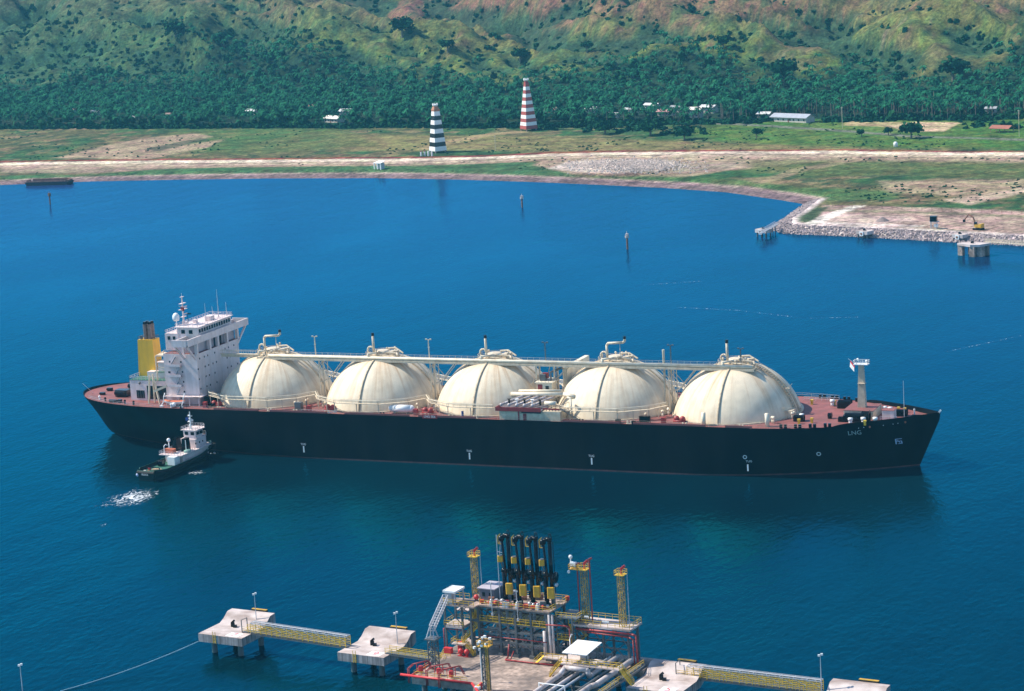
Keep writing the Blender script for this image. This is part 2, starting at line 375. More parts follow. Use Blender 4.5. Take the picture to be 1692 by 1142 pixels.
def ground_mat():
    M = bpy.data.materials.new('grassy_ground'); M.use_nodes = True; t = M.node_tree; N = t.nodes; L = t.links; b = N['Principled BSDF']
    b.inputs['Roughness'].default_value = .95; b.inputs['Specular IOR Level'].default_value = .1
    at = N.new('ShaderNodeAttribute'); at.attribute_name = 'soil'
    g = N.new('ShaderNodeNewGeometry')
    n = N.new('ShaderNodeTexNoise'); n.inputs['Scale'].default_value = .35; n.inputs['Detail'].default_value = 7; n.inputs['Roughness'].default_value = .75
    L.new(g.outputs['Position'], n.inputs['Vector'])
    r = N.new('ShaderNodeMapRange'); r.inputs[1].default_value = .32; r.inputs[2].default_value = .68; r.inputs[3].default_value = .25; r.inputs[4].default_value = 1.75
    L.new(n.outputs['Fac'], r.inputs[0])
    mx = N.new('ShaderNodeVectorMath'); mx.operation = 'SCALE'; L.new(at.outputs['Color'], mx.inputs[0]); L.new(r.outputs[0], mx.inputs['Scale'])
    n2 = N.new('ShaderNodeTexNoise'); n2.inputs['Scale'].default_value = .12; n2.inputs['Detail'].default_value = 6; L.new(g.outputs['Position'], n2.inputs['Vector'])
    n4 = N.new('ShaderNodeTexNoise'); n4.inputs['Scale'].default_value = .07; n4.inputs['Detail'].default_value = 8; n4.inputs['Roughness'].default_value = .7; L.new(g.outputs['Position'], n4.inputs['Vector'])
    r4 = N.new('ShaderNodeMapRange'); r4.inputs[1].default_value = .36; r4.inputs[2].default_value = .62; r4.inputs[3].default_value = .5; r4.inputs[4].default_value = 1.35; L.new(n4.outputs['Fac'], r4.inputs[0])
    mx4 = N.new('ShaderNodeVectorMath'); mx4.operation = 'SCALE'; L.new(mx.outputs[0], mx4.inputs[0]); L.new(r4.outputs[0], mx4.inputs['Scale']); mx = mx4
    hs = N.new('ShaderNodeHueSaturation'); r3 = N.new('ShaderNodeMapRange'); r3.inputs[1].default_value = .3; r3.inputs[2].default_value = .7; r3.inputs[3].default_value = .46; r3.inputs[4].default_value = .54
    L.new(n2.outputs['Fac'], r3.inputs[0]); L.new(r3.outputs[0], hs.inputs['Hue']); L.new(mx.outputs[0], hs.inputs['Color']); L.new(hs.outputs[0], b.inputs['Base Color'])
    bp = N.new('ShaderNodeBump'); bp.inputs['Strength'].default_value = .8; bp.inputs['Distance'].default_value = 2.; L.new(n.outputs['Fac'], bp.inputs['Height']); L.new(bp.outputs[0], b.inputs['Normal'])
    return M
me = npmesh('ground', vv, fq, ground_mat())
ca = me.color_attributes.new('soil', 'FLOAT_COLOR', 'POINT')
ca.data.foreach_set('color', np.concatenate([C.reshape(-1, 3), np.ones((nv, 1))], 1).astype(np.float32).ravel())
go = bpy.data.objects.new('ground', me); COL.objects.link(go); tag(go, 'grassy coastal plain with a dirt road rising to brown and green hills', 'ground', kind='structure')
# --- water
WATER_TINT = (.0, .49, .74, 1); WATER_A = (.0, .010, .018, 1); WATER_B = (.0, .020, .030, 1)
def water_mat():
    M = bpy.data.materials.new('sea_water'); M.use_nodes = True; t = M.node_tree; N = t.nodes; L = t.links; b = N['Principled BSDF']
    
    g = N.new('ShaderNodeNewGeometry')
    def noise(sc, det, scl=(1, 1, 1), rot=0, dist=0.):
        mp = N.new('ShaderNodeMapping'); mp.inputs['Scale'].default_value = scl; mp.inputs['Rotation'].default_value = (0, 0, rot)
        L.new(g.outputs['Position'], mp.inputs['Vector']); n = N.new('ShaderNodeTexNoise'); n.inputs['Scale'].default_value = sc
        n.inputs['Detail'].default_value = det; n.inputs['Distortion'].default_value = dist; L.new(mp.outputs[0], n.inputs['Vector']); return n.outputs['Fac']
    w1 = noise(.55, 4, (1, .55, 1), .5, .3); w2 = noise(.09, 3, (1, .45, 1), .3); w3 = noise(.012, 4, (1, .5, 1), .2)
    a = N.new('ShaderNodeMath'); a.operation = 'MULTIPLY_ADD'; a.inputs[1].default_value = .26; L.new(w1, a.inputs[0])
    q = N.new('ShaderNodeMath'); q.operation = 'MULTIPLY'; q.inputs[1].default_value = .45; L.new(w2, q.inputs[0]); L.new(q.outputs[0], a.inputs[2])
    bp = N.new('ShaderNodeBump'); bp.inputs['Strength'].default_value = 1.; bp.inputs['Distance'].default_value = 1.; L.new(a.outputs[0], bp.inputs['Height']); sr = N.new('ShaderNodeMapRange'); sr.inputs[1].default_value = .38; sr.inputs[2].default_value = .62; sr.inputs[3].default_value = .55; sr.inputs[4].default_value = 1.; L.new(w3, sr.inputs[0]); L.new(sr.outputs[0], bp.inputs['Strength'])
    N.remove(b); df = N.new('ShaderNodeBsdfDiffuse'); gl = N.new('ShaderNodeBsdfGlossy'); fr = N.new('ShaderNodeFresnel'); fr.inputs['IOR'].default_value = 1.33; mxs = N.new('ShaderNodeMixShader')
    gl.inputs['Color'].default_value = WATER_TINT
    for q_ in (df, gl, fr): L.new(bp.outputs[0], q_.inputs['Normal'])
    L.new(fr.outputs[0], mxs.inputs[0]); L.new(df.outputs[0], mxs.inputs[1]); L.new(gl.outputs[0], mxs.inputs[2]); L.new(mxs.outputs[0], N['Material Output'].inputs['Surface'])
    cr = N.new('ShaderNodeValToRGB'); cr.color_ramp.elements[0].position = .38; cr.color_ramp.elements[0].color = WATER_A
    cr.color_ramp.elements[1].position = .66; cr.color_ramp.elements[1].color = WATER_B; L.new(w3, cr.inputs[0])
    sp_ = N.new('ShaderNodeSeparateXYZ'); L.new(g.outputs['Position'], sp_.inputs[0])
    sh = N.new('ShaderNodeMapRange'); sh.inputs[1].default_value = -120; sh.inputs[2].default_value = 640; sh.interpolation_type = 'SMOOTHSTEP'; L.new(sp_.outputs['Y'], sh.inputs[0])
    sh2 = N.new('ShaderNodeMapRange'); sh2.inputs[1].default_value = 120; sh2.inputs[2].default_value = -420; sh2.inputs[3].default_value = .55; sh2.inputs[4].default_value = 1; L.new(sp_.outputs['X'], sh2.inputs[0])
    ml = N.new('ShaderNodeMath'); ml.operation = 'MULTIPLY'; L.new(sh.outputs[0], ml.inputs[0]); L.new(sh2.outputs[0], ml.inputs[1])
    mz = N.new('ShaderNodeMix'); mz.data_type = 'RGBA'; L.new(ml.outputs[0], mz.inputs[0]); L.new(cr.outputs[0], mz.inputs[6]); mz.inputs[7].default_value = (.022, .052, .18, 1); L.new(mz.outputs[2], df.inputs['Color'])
    rr = N.new('ShaderNodeMapRange'); rr.inputs[1].default_value = .35; rr.inputs[2].default_value = .65; rr.inputs[3].default_value = .08; rr.inputs[4].default_value = .2; L.new(w3, rr.inputs[0]); L.new(rr.outputs[0], gl.inputs['Roughness'])
    return M
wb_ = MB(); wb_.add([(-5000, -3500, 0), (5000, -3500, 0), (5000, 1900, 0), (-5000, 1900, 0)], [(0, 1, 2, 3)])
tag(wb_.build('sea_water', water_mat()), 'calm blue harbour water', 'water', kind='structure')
# --- haze
M = bpy.data.materials.new('haze'); M.use_nodes = True; t = M.node_tree; t.nodes.remove(t.nodes['Principled BSDF'])
pv = t.nodes.new('ShaderNodeVolumePrincipled'); pv.inputs['Color'].default_value = (.16, .68, 1., 1); pv.inputs['Density'].default_value = .00006; pv.inputs['Anisotropy'].default_value = .0
t.links.new(pv.outputs[0], t.nodes['Material Output'].inputs['Volume'])
HZ = MB(); HZ.box(-6200, 6200, -3600, 9300, -6, 520)
ho = HZ.build('haze', M); tag(ho, 'thin pale sea haze over the bay', 'haze', kind='stuff')
# ================================================================ VEGETATION
def quads(P, U, V): # leaf quads centred at P spanned by U,V
    v = np.stack([P-U-V, P+U-V, P+U+V, P-U+V], 1).reshape(-1, 3); return v, np.arange(len(v)).reshape(-1, 4)
def veg_mat(name, c1, c2, sc=.4):
    M = bpy.data.materials.new(name); M.use_nodes = True; t = M.node_tree; N = t.nodes; L = t.links; b = N['Principled BSDF']
    b.inputs['Roughness'].default_value = .8; b.inputs['Specular IOR Level'].default_value = .05
    g = N.new('ShaderNodeNewGeometry'); n = N.new('ShaderNodeTexNoise'); n.inputs['Scale'].default_value = sc; n.inputs['Detail'].default_value = 4; L.new(g.outputs['Position'], n.inputs['Vector'])
    cr = N.new('ShaderNodeValToRGB'); cr.color_ramp.elements[0].position = .35; cr.color_ramp.elements[0].color = (*c1, 1); cr.color_ramp.elements[1].position = .65; cr.color_ramp.elements[1].color = (*c2, 1)
    L.new(n.outputs['Fac'], cr.inputs[0]); L.new(cr.outputs[0], b.inputs['Base Color']); return M
V_palm = veg_mat('palm_fronds', (.001, .030, .024), (.030, .20, .085), .22)
V_leaf = veg_mat('broad_leaves', (.002, .040, .026), (.016, .095, .036), .3)
V_mid = veg_mat('mixed_leaves', (.006, .055, .028), (.03, .13, .04), .06)
V_lite = veg_mat('light_leaves', (.03, .12, .03), (.09, .22, .04), .2)
V_trunk = mat('palm_trunk', (.20, .17, .13), .9, .2, 1)
def palm_np(r, fr=12, L=4., H=11):
    vs = []; fs = []; top = np.array([0, 0, H])
    for i in range(fr):
        az = 2*math.pi*i/fr+r.uniform(-.25, .25); el = r.uniform(-.15, 1.1); ln = L*r.uniform(.8, 1.1)
        d = np.array([math.cos(az), math.sin(az), 0]); sd_ = np.array([-d[1], d[0], 0]); p = []
        for k in range(4):
            u = k/3; x = ln*u*math.cos(el)*(1-.1*u); z = ln*u*math.sin(el)-ln*.75*u*u
            w = [.15, .46, .5, .08][k]; p.append((top+d*x+np.array([0, 0, z]), w))
        o = len(vs)
        for c, w in p: vs += [c-sd_*w+np.array([0, 0, -w*.55]), c, c+sd_*w+np.array([0, 0, -w*.55])]
        for k in range(3):
            q = o+k*3; fs += [(q, q+1, q+4, q+3), (q+1, q+2, q+5, q+4)]
    return np.array(vs), np.array(fs)
PT = [palm_np(np.random.default_rng(k), 13+k % 3, 4.1+.3*(k % 3), 7.+1.5*k) for k in range(5)]
PTH = [7.+1.5*k for k in range(5)]
def trunk_mb(H, r=.22):
    m = MB(); pr = [(r*1.5, -.5), (r*1.1, H*.25), (r*.9, H*.7), (r*.8, H)]; m.lathe(pr, 0, 0, 6); return m
def clump_np(r, n=60, hemi=.25, leaf=.30):
    d = r.normal(size=(n, 3)); d /= np.linalg.norm(d, axis=1)[:, None]; d[:, 2] = np.abs(d[:, 2])*1.0-hemi*r.random(n)
    lob = 1+.22*np.sin(3*np.arctan2(d[:, 1], d[:, 0])+r.random()*6)+.15*np.sin(5*d[:, 2]+r.random()*6)
    P = d*(lob*r.uniform(.55, 1., n))[:, None]
    U = r.normal(size=(n, 3)); U -= (U*d).sum(1)[:, None]*d*.6; U /= np.linalg.norm(U, axis=1)[:, None]; Vv = np.cross(d+r.normal(size=(n, 3))*.4, U); Vv /= np.linalg.norm(Vv, axis=1)[:, None]
    sz = leaf*r.uniform(.6, 1.2, n)[:, None]; return quads(P, U*sz, Vv*sz)
CT = [clump_np(np.random.default_rng(50+k), 46) for k in range(6)]
def scatter(name, pts, mt, temps, label, cat, tmod=None):
    V = []; F = []; o = 0
    for k, (x, y, z, sx, sz, rz) in enumerate(pts):
        tv, tf = temps[k % len(temps)]; c, s_ = math.cos(rz), math.sin(rz)
        v = np.empty_like(tv); v[:, 0] = x+(tv[:, 0]*c-tv[:, 1]*s_)*sx; v[:, 1] = y+(tv[:, 0]*s_+tv[:, 1]*c)*sx; v[:, 2] = z+tv[:, 2]*sz
        V.append(v); F.append(tf+o); o += len(tv)
    o_ = bpy.data.objects.new(name, npmesh(name, np.concatenate(V), np.concatenate(F), mt, False)); COL.objects.link(o_)
    return tag(o_, label, cat, kind='stuff')
HOUSES = [ # px, py (base, front middle), width m, depth m, wall h, roof colour, label
 (120, 187, 9, 6, 3, 'pink', 'pink roofed hut at the left edge of the palm grove'), (158, 190, 11, 7, 3, 'pale', 'pale hut under the palms, second from the left'),
 (222, 199, 9, 5, 2.6, 'white', 'tiny white roofed shed on the open grass left of the fields'), (280, 193, 7, 5, 2.6, 'brown', 'brown hut half hidden by palms right of the white shed'),
 (418, 189, 15, 8, 3.2, 'white', 'house with bright white roof at the palm edge on the left'), (516, 181, 16, 7, 3, 'rust', 'low rust roofed house deep in the palms'),
 (553, 202, 21, 10, 3.6, 'cream', 'long cream roofed building in front of the palms'), (574, 193, 13, 9, 5, 'white', 'white roofed hall behind the long cream building'),
 (912, 186, 15, 7, 3, 'pink', 'pink roofed house in the palms right of the red banded tower'), (978, 186, 11, 7, 3.5, 'white', 'small white house among palms left of the village'),
 (1014, 195, 13, 6, 3, 'pale', 'pale low hut behind the shrubs left of the village'), (1050, 186, 19, 6, 3, 'white', 'long thin white roofed house on the village left side'),
 (1078, 180, 15, 7, 3.4, 'white', 'white roofed house at the back of the village'), (1102, 191, 16, 8, 3.6, 'pink', 'house with pink roof in the middle of the village'),
 (1118, 185, 12, 7, 3.6, 'pale', 'pale roofed house behind the pink roofed one'), (1148, 194, 14, 9, 6.5, 'cream', 'two storey cream house in the village'),
 (1172, 187, 15, 8, 5, 'white', 'white roofed house on the right side of the village'), (1264, 194, 12, 7, 3, 'white', 'small white roofed shed left of the long grey roof'),
 (1310, 201, 38, 12, 3.6, 'silver', 'long shed with silver grey metal roof at the palm edge'), (1638, 187, 9, 6, 3.5, 'pale', 'pale hut under the palms on the far right'),
 (1656, 219, 16, 9, 3, 'rust', 'open shed with rusty red roof beside the far road')]
HP = []
for h in HOUSES: HP.append(ray(h[0], h[1]))
# palm belt
gx = []
for u in np.arange(-.30, .30, .0040):
    for b in np.arange(1480, 2560, 6.4):
        if b < PF(u)-8: continue
        gx.append((u, b))
gx = np.array(gx); gx[:, 0] += rng.uniform(-.0018, .0018, len(gx)); gx[:, 1] += rng.uniform(-3.2, 3.2, len(gx))
gX = CAM[0]+gx[:, 1]*(F2[0]+gx[:, 0]*R2[0]); gY = CAM[1]+gx[:, 1]*(F2[1]+gx[:, 0]*R2[1])
def woodv(u, b, X, Y):
    a = fbm(X/60, Y/60, 4, 51); l = fbm(X/170, Y/170, 3, 67); h = b-HF(u)
    return sst(-3, 6, b-PF(u)-12*(a-.5))*(1-sst(40, 90, h-420*(l-.5)*sst(-60, 120, h)))
keep = woodv(gx[:, 0], gx[:, 1], gX, gY)*1.02-.05 > rng.random(len(gx))
dcam = F2
for hp, h in zip(HP, HOUSES):
    dx = gX-hp.x; dy = gY-hp.y; f_ = dx*F2[0]+dy*F2[1]; a_ = dx*R2[0]+dy*R2[1]
    keep &= ~((np.abs(a_) < h[2]*.5+3) & (f_ > -14) & (f_ < h[3]+4))
TOWRED = ray(874, 216); TOWBW = ray(724, 252)
keep &= ~((np.hypot(gX-TOWRED.x, gY-TOWRED.y) < 14))
gX, gY, gx = gX[keep], gY[keep], gx[keep]; gZ = height(gX, gY)
order = np.argsort(np.hypot(gX-CAM[0], gY-CAM[1]))
inview = [i for i in order if abs(gx[i, 0]) < .222]; near = inview[:300]; nset = set(near)
protos = []
for k in range(5):
    t_ = thing('palm_tree', 'coconut palm along the front of the dense palm grove', 'palm', (0, 0, 0), 0, 'coconut palms at the edge of the grove')
    f = bpy.data.objects.new('crown', npmesh('crown', PT[k][0], PT[k][1], V_palm, False)); COL.objects.link(f); f.parent = t_
    trunk_mb(PTH[k]).build('trunk', V_trunk, t_, True); protos.append([t_, False])
for j, i in enumerate(near):
    p = protos[j % 5]; loc = (gX[i], gY[i], gZ[i]-.2); rz = random.uniform(0, 6.28)
    if not p[1]: o = p[0]; o.location = loc; o.rotation_euler = (0, 0, rz); p[1] = True
    else: o = copy_tree(p[0], loc, rz)
    sc = random.uniform(.8, 1.12); o.scale = (sc, sc, sc)
rest = [i for i in order if i not in nset]
mixed = [i for i in order if rng.random() < .13]
scatter('palm_grove', [(gX[i], gY[i], gZ[i]-.2, s_, s_, rng.uniform(0, 6.28)) for i in rest for s_ in [rng.uniform(.6, 1.22)]], V_palm, PT, 'dense coconut palm grove at the foot of the hills', 'palm grove')
scatter('grove_undergrowth', [(gX[i]+3, gY[i]-2, gZ[i]+rng.uniform(-.5, 1.5), s_, s_*1.3, rng.uniform(0, 6.28)) for i in mixed for s_ in [rng.uniform(2.4, 5.)]], V_mid, CT, 'broad green bushes and small trees mixed into the palm grove', 'undergrowth')
# scrub on the hills: follows hollows
n_ = 26000; u = rng.uniform(-.24, .24, n_); sb = rng.uniform(-.25, 1.5, n_); b = HF(u)+sb*(RD(u)-HF(u))
X = CAM[0]+b*(F2[0]+u*R2[0]); Y = CAM[1]+b*(F2[1]+u*R2[1]); z0 = height(X, Y)
e = 16.; cv = z0-(height(X+e, Y)+height(X-e, Y)+height(X, Y+e)+height(X, Y-e))/4
dn = fbm(X/45, Y/45, 3, 91)
pr = sst(.2, 3.2, -cv)*.7+sst(.62, .72, dn)*.45+.002+.35*sst(.05, -.2, u)*(1-sst(.3, .7, sb))
kk = pr > rng.random(n_)
pts = [(X[i], Y[i], z0[i]-.3, s_, s_*rng.uniform(.8, 1.2), rng.uniform(0, 6.28)) for i in np.nonzero(kk)[0] for s_ in [rng.uniform(.8, 3.0)]]
scatter('hillside_scrub', pts, V_leaf, CT, 'dark scrub and small trees filling the hillside gullies', 'scrub')
# shrubs on the plain
pts = []
for k in range(5200):
    px_, py_ = random.uniform(-40, 1730), random.uniform(205, 330); q = G(px_, py_, 5.5); t_, b_ = tb(q[0], q[1])
    if b_ > PF(t_)-4: continue
    d_, ix_ = segdist(np.array([q[0]]), np.array([q[1]]), SHA)
    if not inpoly(np.array([q[0]]), np.array([q[1]]), LANDPOLY)[0] or d_[0] < 26: continue
    if fbm(q[0]/40, q[1]/40, 3, 77) < .5+.08*random.random(): continue
    dm, _ = segdist(np.array([q[0]]), np.array([q[1]]), np.array([G(x, y, 5.5)[:2] for x, y in main]))
    if dm[0] < 16: continue
    s_ = random.uniform(.3, 1.1); pts.append((q[0], q[1], float(height(q[0], q[1]))-.1, s_, s_*.8, random.random()*6))
for u_ in np.arange(-.25, .25, .0011):
    for kk_ in range(3):
        b_ = PF(u_)+random.uniform(-5, 14); x_ = CAM[0]+b_*(F2[0]+u_*R2[0]); y_ = CAM[1]+b_*(F2[1]+u_*R2[1])
        if any(abs((x_-hp.x)*R2[0]+(y_-hp.y)*R2[1]) < h[2]*.5 and -16 < (x_-hp.x)*F2[0]+(y_-hp.y)*F2[1] < 8 for hp, h in zip(HP, HOUSES)) or math.hypot(x_-TOWRED.x, y_-TOWRED.y) < 9: continue
        s_ = random.uniform(1.1, 3.6); pts.append((x_, y_, float(height(x_, y_))-.2, s_, s_, random.random()*6))
for (cx_, cy_, w_, h_, n2_) in ((1010, 208, 60, 6, 26), (1130, 212, 40, 8, 26), (930, 206, 60, 5, 22), (1060, 202, 30, 6, 18), (540, 190, 40, 4, 30), (1380, 192, 200, 3, 30), (1640, 205, 50, 4, 20)):
    for k in range(n2_):
        q = G(cx_+random.uniform(-w_, w_), cy_+random.uniform(-h_, h_), 8); s_ = random.uniform(1.5, 3.4); pts.append((q[0], q[1], float(height(q[0], q[1]))-.2, s_, s_*.9, random.random()*6))
scatter('plain_shrubs', pts, V_leaf, CT, 'low dark shrubs dotted over the grassy plain', 'shrubs')
# single broadleaf trees
def tree(px_, py_, wid, hgt, label, mt=V_leaf, seed=0, group=None):
    r = np.random.default_rng(200+seed); q = ray(px_, py_)
    t_ = thing('broadleaf_tree', label, 'tree', q, r.uniform(0, 6), group)
    m = MB(); m.tube((0, 0, -.5), (0, 0, hgt*.45), wid*.045, 8, wid*.03)
    for k in range(4):
        a = k*1.6; m.tube((0, 0, hgt*.25), (wid*.22*math.cos(a), wid*.22*math.sin(a), hgt*.6), wid*.02, 6, wid*.01)
    m.build('trunk', V_trunk, t_)
    V = []; F = []; o = 0
    for k in range(13):
        a = r.uniform(0, 6.28); rr = wid*.32*math.sqrt(r.random()); cz = hgt*(.42+.38*r.random()*(1-rr/wid)); s_ = wid*r.uniform(.17, .27)
        v, f = clump_np(r, 46, .9, .22); V.append(v*np.array([s_, s_, s_*.85])+np.array([rr*math.cos(a), rr*math.sin(a), cz])); F.append(f+o); o += len(v)
    ob = bpy.data.objects.new('crown', npmesh('crown', np.concatenate(V), np.concatenate(F), mt, False)); COL.objects.link(ob); ob.parent = t_
TR = [(1506, 229, 15, 11, 'large round dark tree standing alone beside the bare field'), (1424, 227, 7, 5.5, 'small dark tree left of the large round one'), (1468, 224, 7, 6, 'thin small tree close left of the large round tree'),
      (1250, 229, 8, 8, 'thin tree on the grass below the long silver roof'), (1228, 205, 9, 7, 'dark tree right of the village by the far road'), (1131, 232, 14, 10, 'dark bushy tree in front of the pink roofed house'), (1075, 224, 18, 12, 'spreading tree in front of the village, left'),
      (1000, 222, 16, 10, 'dark tree between the red banded tower and the village'), (1295, 140, 24, 22, 'tall dark tree on the slope above the long shed'), (1575, 137, 24, 19, 'tall bushy tree on the green slope at right'), (1490, 140, 13, 11, 'rounded tree left of the tall bushy one on the slope'),
      (665, 62, 22, 20, 'dark tree on the hill ridge left of centre'), (370, 80, 24, 17, 'dark spreading tree high on the left hillside'), (430, 12, 20, 14, 'lone tree on the skyline ridge at left'), (290, 62, 20, 14, 'dark tree in the left hill hollow'),
      (860, 104, 18, 15, 'dark tree above the palms left of the red banded tower'), (1046, 132, 13, 9, 'tree at the upper palm edge in the centre'), (740, 86, 16, 14, 'tree on the green slope above the black banded tower'), (970, 88, 12, 9, 'small tree on the lower central hill'), (1195, 80, 15, 11, 'dark tree on the hill above the village')]
for k, a in enumerate(TR): tree(*a, seed=k)
V_shade = None
def house(q, w, dp, wh, rc, label, rz):
    RC = {'white': (.60, .60, .58), 'pale': (.36, .36, .36), 'pink': (.50, .26, .24), 'rust': (.34, .12, .07), 'cream': (.72, .68, .58), 'silver': (.36, .38, .42), 'brown': (.25, .16, .12)}[rc]
    rm = mat('roof_'+rc, RC, .5, .12, .5); t_ = thing('village_house', label, 'house', q, rz)
    open_ = 'open' in label; wm = mat('house_wall', (.55, .50, .44), .8, .15, .5)
    m = MB()
    if open_:
        for x in (-w/2+.5, 0, w/2-.5):
            for y in (-dp/2+.5, dp/2-.5): m.bar((x, y, -1), (x, y, wh), .3)
        m.build('post_frame', M_wood, t_)
    else:
        m.box(-w/2+.4, w/2-.4, -dp/2+.4, dp/2-.4, -1.2, wh); wl = m.build('wall', wm, t_)
        d = MB(); d.box(-.6, .6, -dp/2+.3, -dp/2+.42, 0, 2.1); d.build('door', M_rust, wl)
        k = max(2, int(w/4)); fl = 2 if wh > 5.5 else 1
        for f_ in range(fl):
            for i in range(k):
                x = -w/2+(i+.5)*w/k
                if abs(x) < 1.2: x += 1.4
                g_ = MB(); g_.box(x-.55, x+.55, -dp/2+.3, -dp/2+.41, 1+f_*3, 2.2+f_*3); g_.build('window', M_glass, wl)
    r = MB(); rh = dp*.22; t = .15
    for sy in (-1, 1):
        r.add([(-w/2-.4, sy*(dp/2+.5), wh-.15), (w/2+.4, sy*(dp/2+.5), wh-.15), (w/2+.4, 0, wh+rh), (-w/2-.4, 0, wh+rh),
               (-w/2-.4, sy*(dp/2+.5), wh-.15+t), (w/2+.4, sy*(dp/2+.5), wh-.15+t), (w/2+.4, 0, wh+rh+t), (-w/2-.4, 0, wh+rh+t)], [(0, 1, 2, 3), (4, 5, 6, 7), (0, 1, 5, 4), (0, 3, 7, 4), (1, 2, 6, 5)])
    r.build('roof', rm, t_)
    if not open_:
        g_ = MB()
        for sx in (-1, 1): g_.add([(sx*(w/2-.42), -dp/2+.4, wh), (sx*(w/2-.42), dp/2-.4, wh), (sx*(w/2-.42), 0, wh+rh-.1), (sx*(w/2-.6), -dp/2+.4, wh), (sx*(w/2-.6), dp/2-.4, wh), (sx*(w/2-.6), 0, wh+rh-.1)], [(0, 1, 2), (3, 4, 5), (0, 2, 5, 3), (1, 2, 5, 4)])
        g_.build('gable', wm, t_)
for k, (q, h) in enumerate(zip(HP, HOUSES)):
    house(q, h[2]*.82, h[3]*.8, h[4]*.85, h[5], h[6], [-.35, -.2, -.45, -.05][k % 4] if h[2] < 30 else -.42)
# ================================================================ GAS CARRIER
DZ = 14.34; HB = 21.87
ship = thing('gas_carrier_ship', 'long black hulled gas carrier with five cream domed tanks and white aft bridge', 'ship', (0, 0, 0))
def hull_y(x, z):
    k = min(max(z/DZ, 0), 1.1)
    xa = 8.5-8.5*min(k, 1)**.55; La = 92-47*k**.8; pa = 1.8+.4*k; ea = .85-.35*k
    xf = 278.6+6.4*k; Lf = 64-13*k; pf = 1.9+.1*k
    t = (x-xa)/La; u = (xf-x)/Lf; y = HB
    if t <= 0 or u <= 0: return 0.
    if t < 1: y = HB*(max(1-(1-t)**pa, 0))**ea
    if u < 1: y = min(y, HB*(1-(1-u)**pf))
    return y
def top_z(x):
    if x > 257: return DZ+.95*min((x-257)/4, 1)+.55*max(0, (x-261)/24)
    if x < 9: return DZ+.75*(9-x)/9*1.0
    return DZ+.12
lev = [-1.5, 0, .45, 1.5, 3, 5, 7.5, 10, 12.5, None]
xs_n = 120
def hull_grid(z, n):
    k = min(max((z if z is not None else DZ)/DZ, 0), 1.)
    xa = 8.5-8.5*k**.55; xf = 278.6+6.4*k
    out = []
    for i in range(n+1):
        t = i/n; t = .5-.5*math.cos(math.pi*t); out.append(xa+(xf-xa)*t)
    return out
def loft(z0, z1, levels, name, mt, par, flip=False):
    m = MB(); rows_ = []
    for z in levels:
        xs_ = hull_grid(z, xs_n)
        row = []
        for x in xs_:
            zz = top_z(x) if z is None else z
            row.append((x, hull_y(x, min(zz, DZ)) if 0 < xs_.index(x) < xs_n else 0., zz))
        rows_.append(row)
    for sgn in (-1, 1):
        o = len(m.v)
        for row in rows_: m.v += [(x, sgn*y, z) for x, y, z in row]
        w = xs_n+1
        for j in range(len(rows_)-1):
            for i in range(xs_n):
                q = (o+j*w+i, o+j*w+i+1, o+(j+1)*w+i+1, o+(j+1)*w+i); m.f.append(q if sgn < 0 else q[::-1])
    return m.build(name, mt, par, True)
hull = loft(0, 0, [.45, 1.5, 3, 5, 7.5, 10, 12.5, 13.6, None], 'hull', M_hull, ship)
loft(0, 0, [-1.5, 0, .45], 'boot_topping', M_boot, ship)
m = MB(); xs_ = hull_grid(DZ, xs_n)
pl = [(x, -max(hull_y(x, DZ)-.3, 0)) for x in xs_[:-1]]+[(x, max(hull_y(x, DZ)-.3, 0)) for x in xs_[::-1][:-1]]
m.prism(pl, DZ-.08, DZ); deck = m.build('main_deck', M_deck, ship)
def edge(x, s=-1, ins=.3): return (x, s*(hull_y(x, DZ)-ins), DZ)
for s_ in (-1, 1):
    m = MB(); m.rail([edge(x, s_) for x in range(58, 256, 6)], 1.1, 3, .035); m.build('deck_railing', M_creamb, deck)
    m = MB(); m.rail([edge(x, s_) for x in (8, 12, 18, 24, 32, 40, 50, 58)], 1.1, 3, .035); m.build('deck_railing', M_lgrey, deck)
for a, b in ((60, 76), (80, 100), (106, 128), (131, 150), (178, 196), (200, 222), (228, 236)):
    m = MB(); m.box(a, b, -HB+.02, -HB+.30, DZ-.05, DZ+.7); m.build('red_bulwark', M_deck, deck)
# letters and draught marks on the starboard side
def side_text(txt, x, z, size, mt=M_white2, name='hull_lettering', par=hull):
    y = -hull_y(x, z)-.05; dy = -(hull_y(x+1, z)-hull_y(x-1, z)); dyz = -(hull_y(x, min(z+1, DZ))-hull_y(x, z-1))
    return text_mb(txt, size, (x, y, z), (2, dy, 0), (0, dyz, 2), mt, name, par, .02)
side_text('LNG', 263.6, 11.6, 2.0, mat('worn_white_letters', (.36, .46, .44), .6, .3, 2))
for x in (91, 147.2, 186.5, 234.3):
    side_text('TUG', x, 4.2, .9); m = MB(); m.box(x-.22, x+.22, -HB-.06, -HB-.01, 1.9, 3.9); m.build('tug_mark', M_white2, hull)
for x, z in ((233.3, 5.8), (253.5, 6.2)):
    y = -hull_y(x, z)-.05; m = MB(); pr_ = [(x+.62*math.cos(a), z+.62*math.sin(a)) for a in np.linspace(0, 2*math.pi, 15)[:-1]]; pi_ = [(x+.38*math.cos(a), z+.38*math.sin(a)) for a in np.linspace(0, 2*math.pi, 15)[:-1]]
    m.add([(a, -hull_y(a, b)-.08, b) for a, b in pr_]+[(a, -hull_y(a, b)-.08, b) for a, b in pi_], [(i, (i+1) % 14, 14+(i+1) % 14, 14+i) for i in range(14)]); m.build('thruster_mark', M_white2, hull)
x0_ = 274.2; z_ = 8.2; m = MB(); y0_ = -hull_y(x0_, z_)
def bowpt(x, z): return (x, -hull_y(x, z)-.07, z)
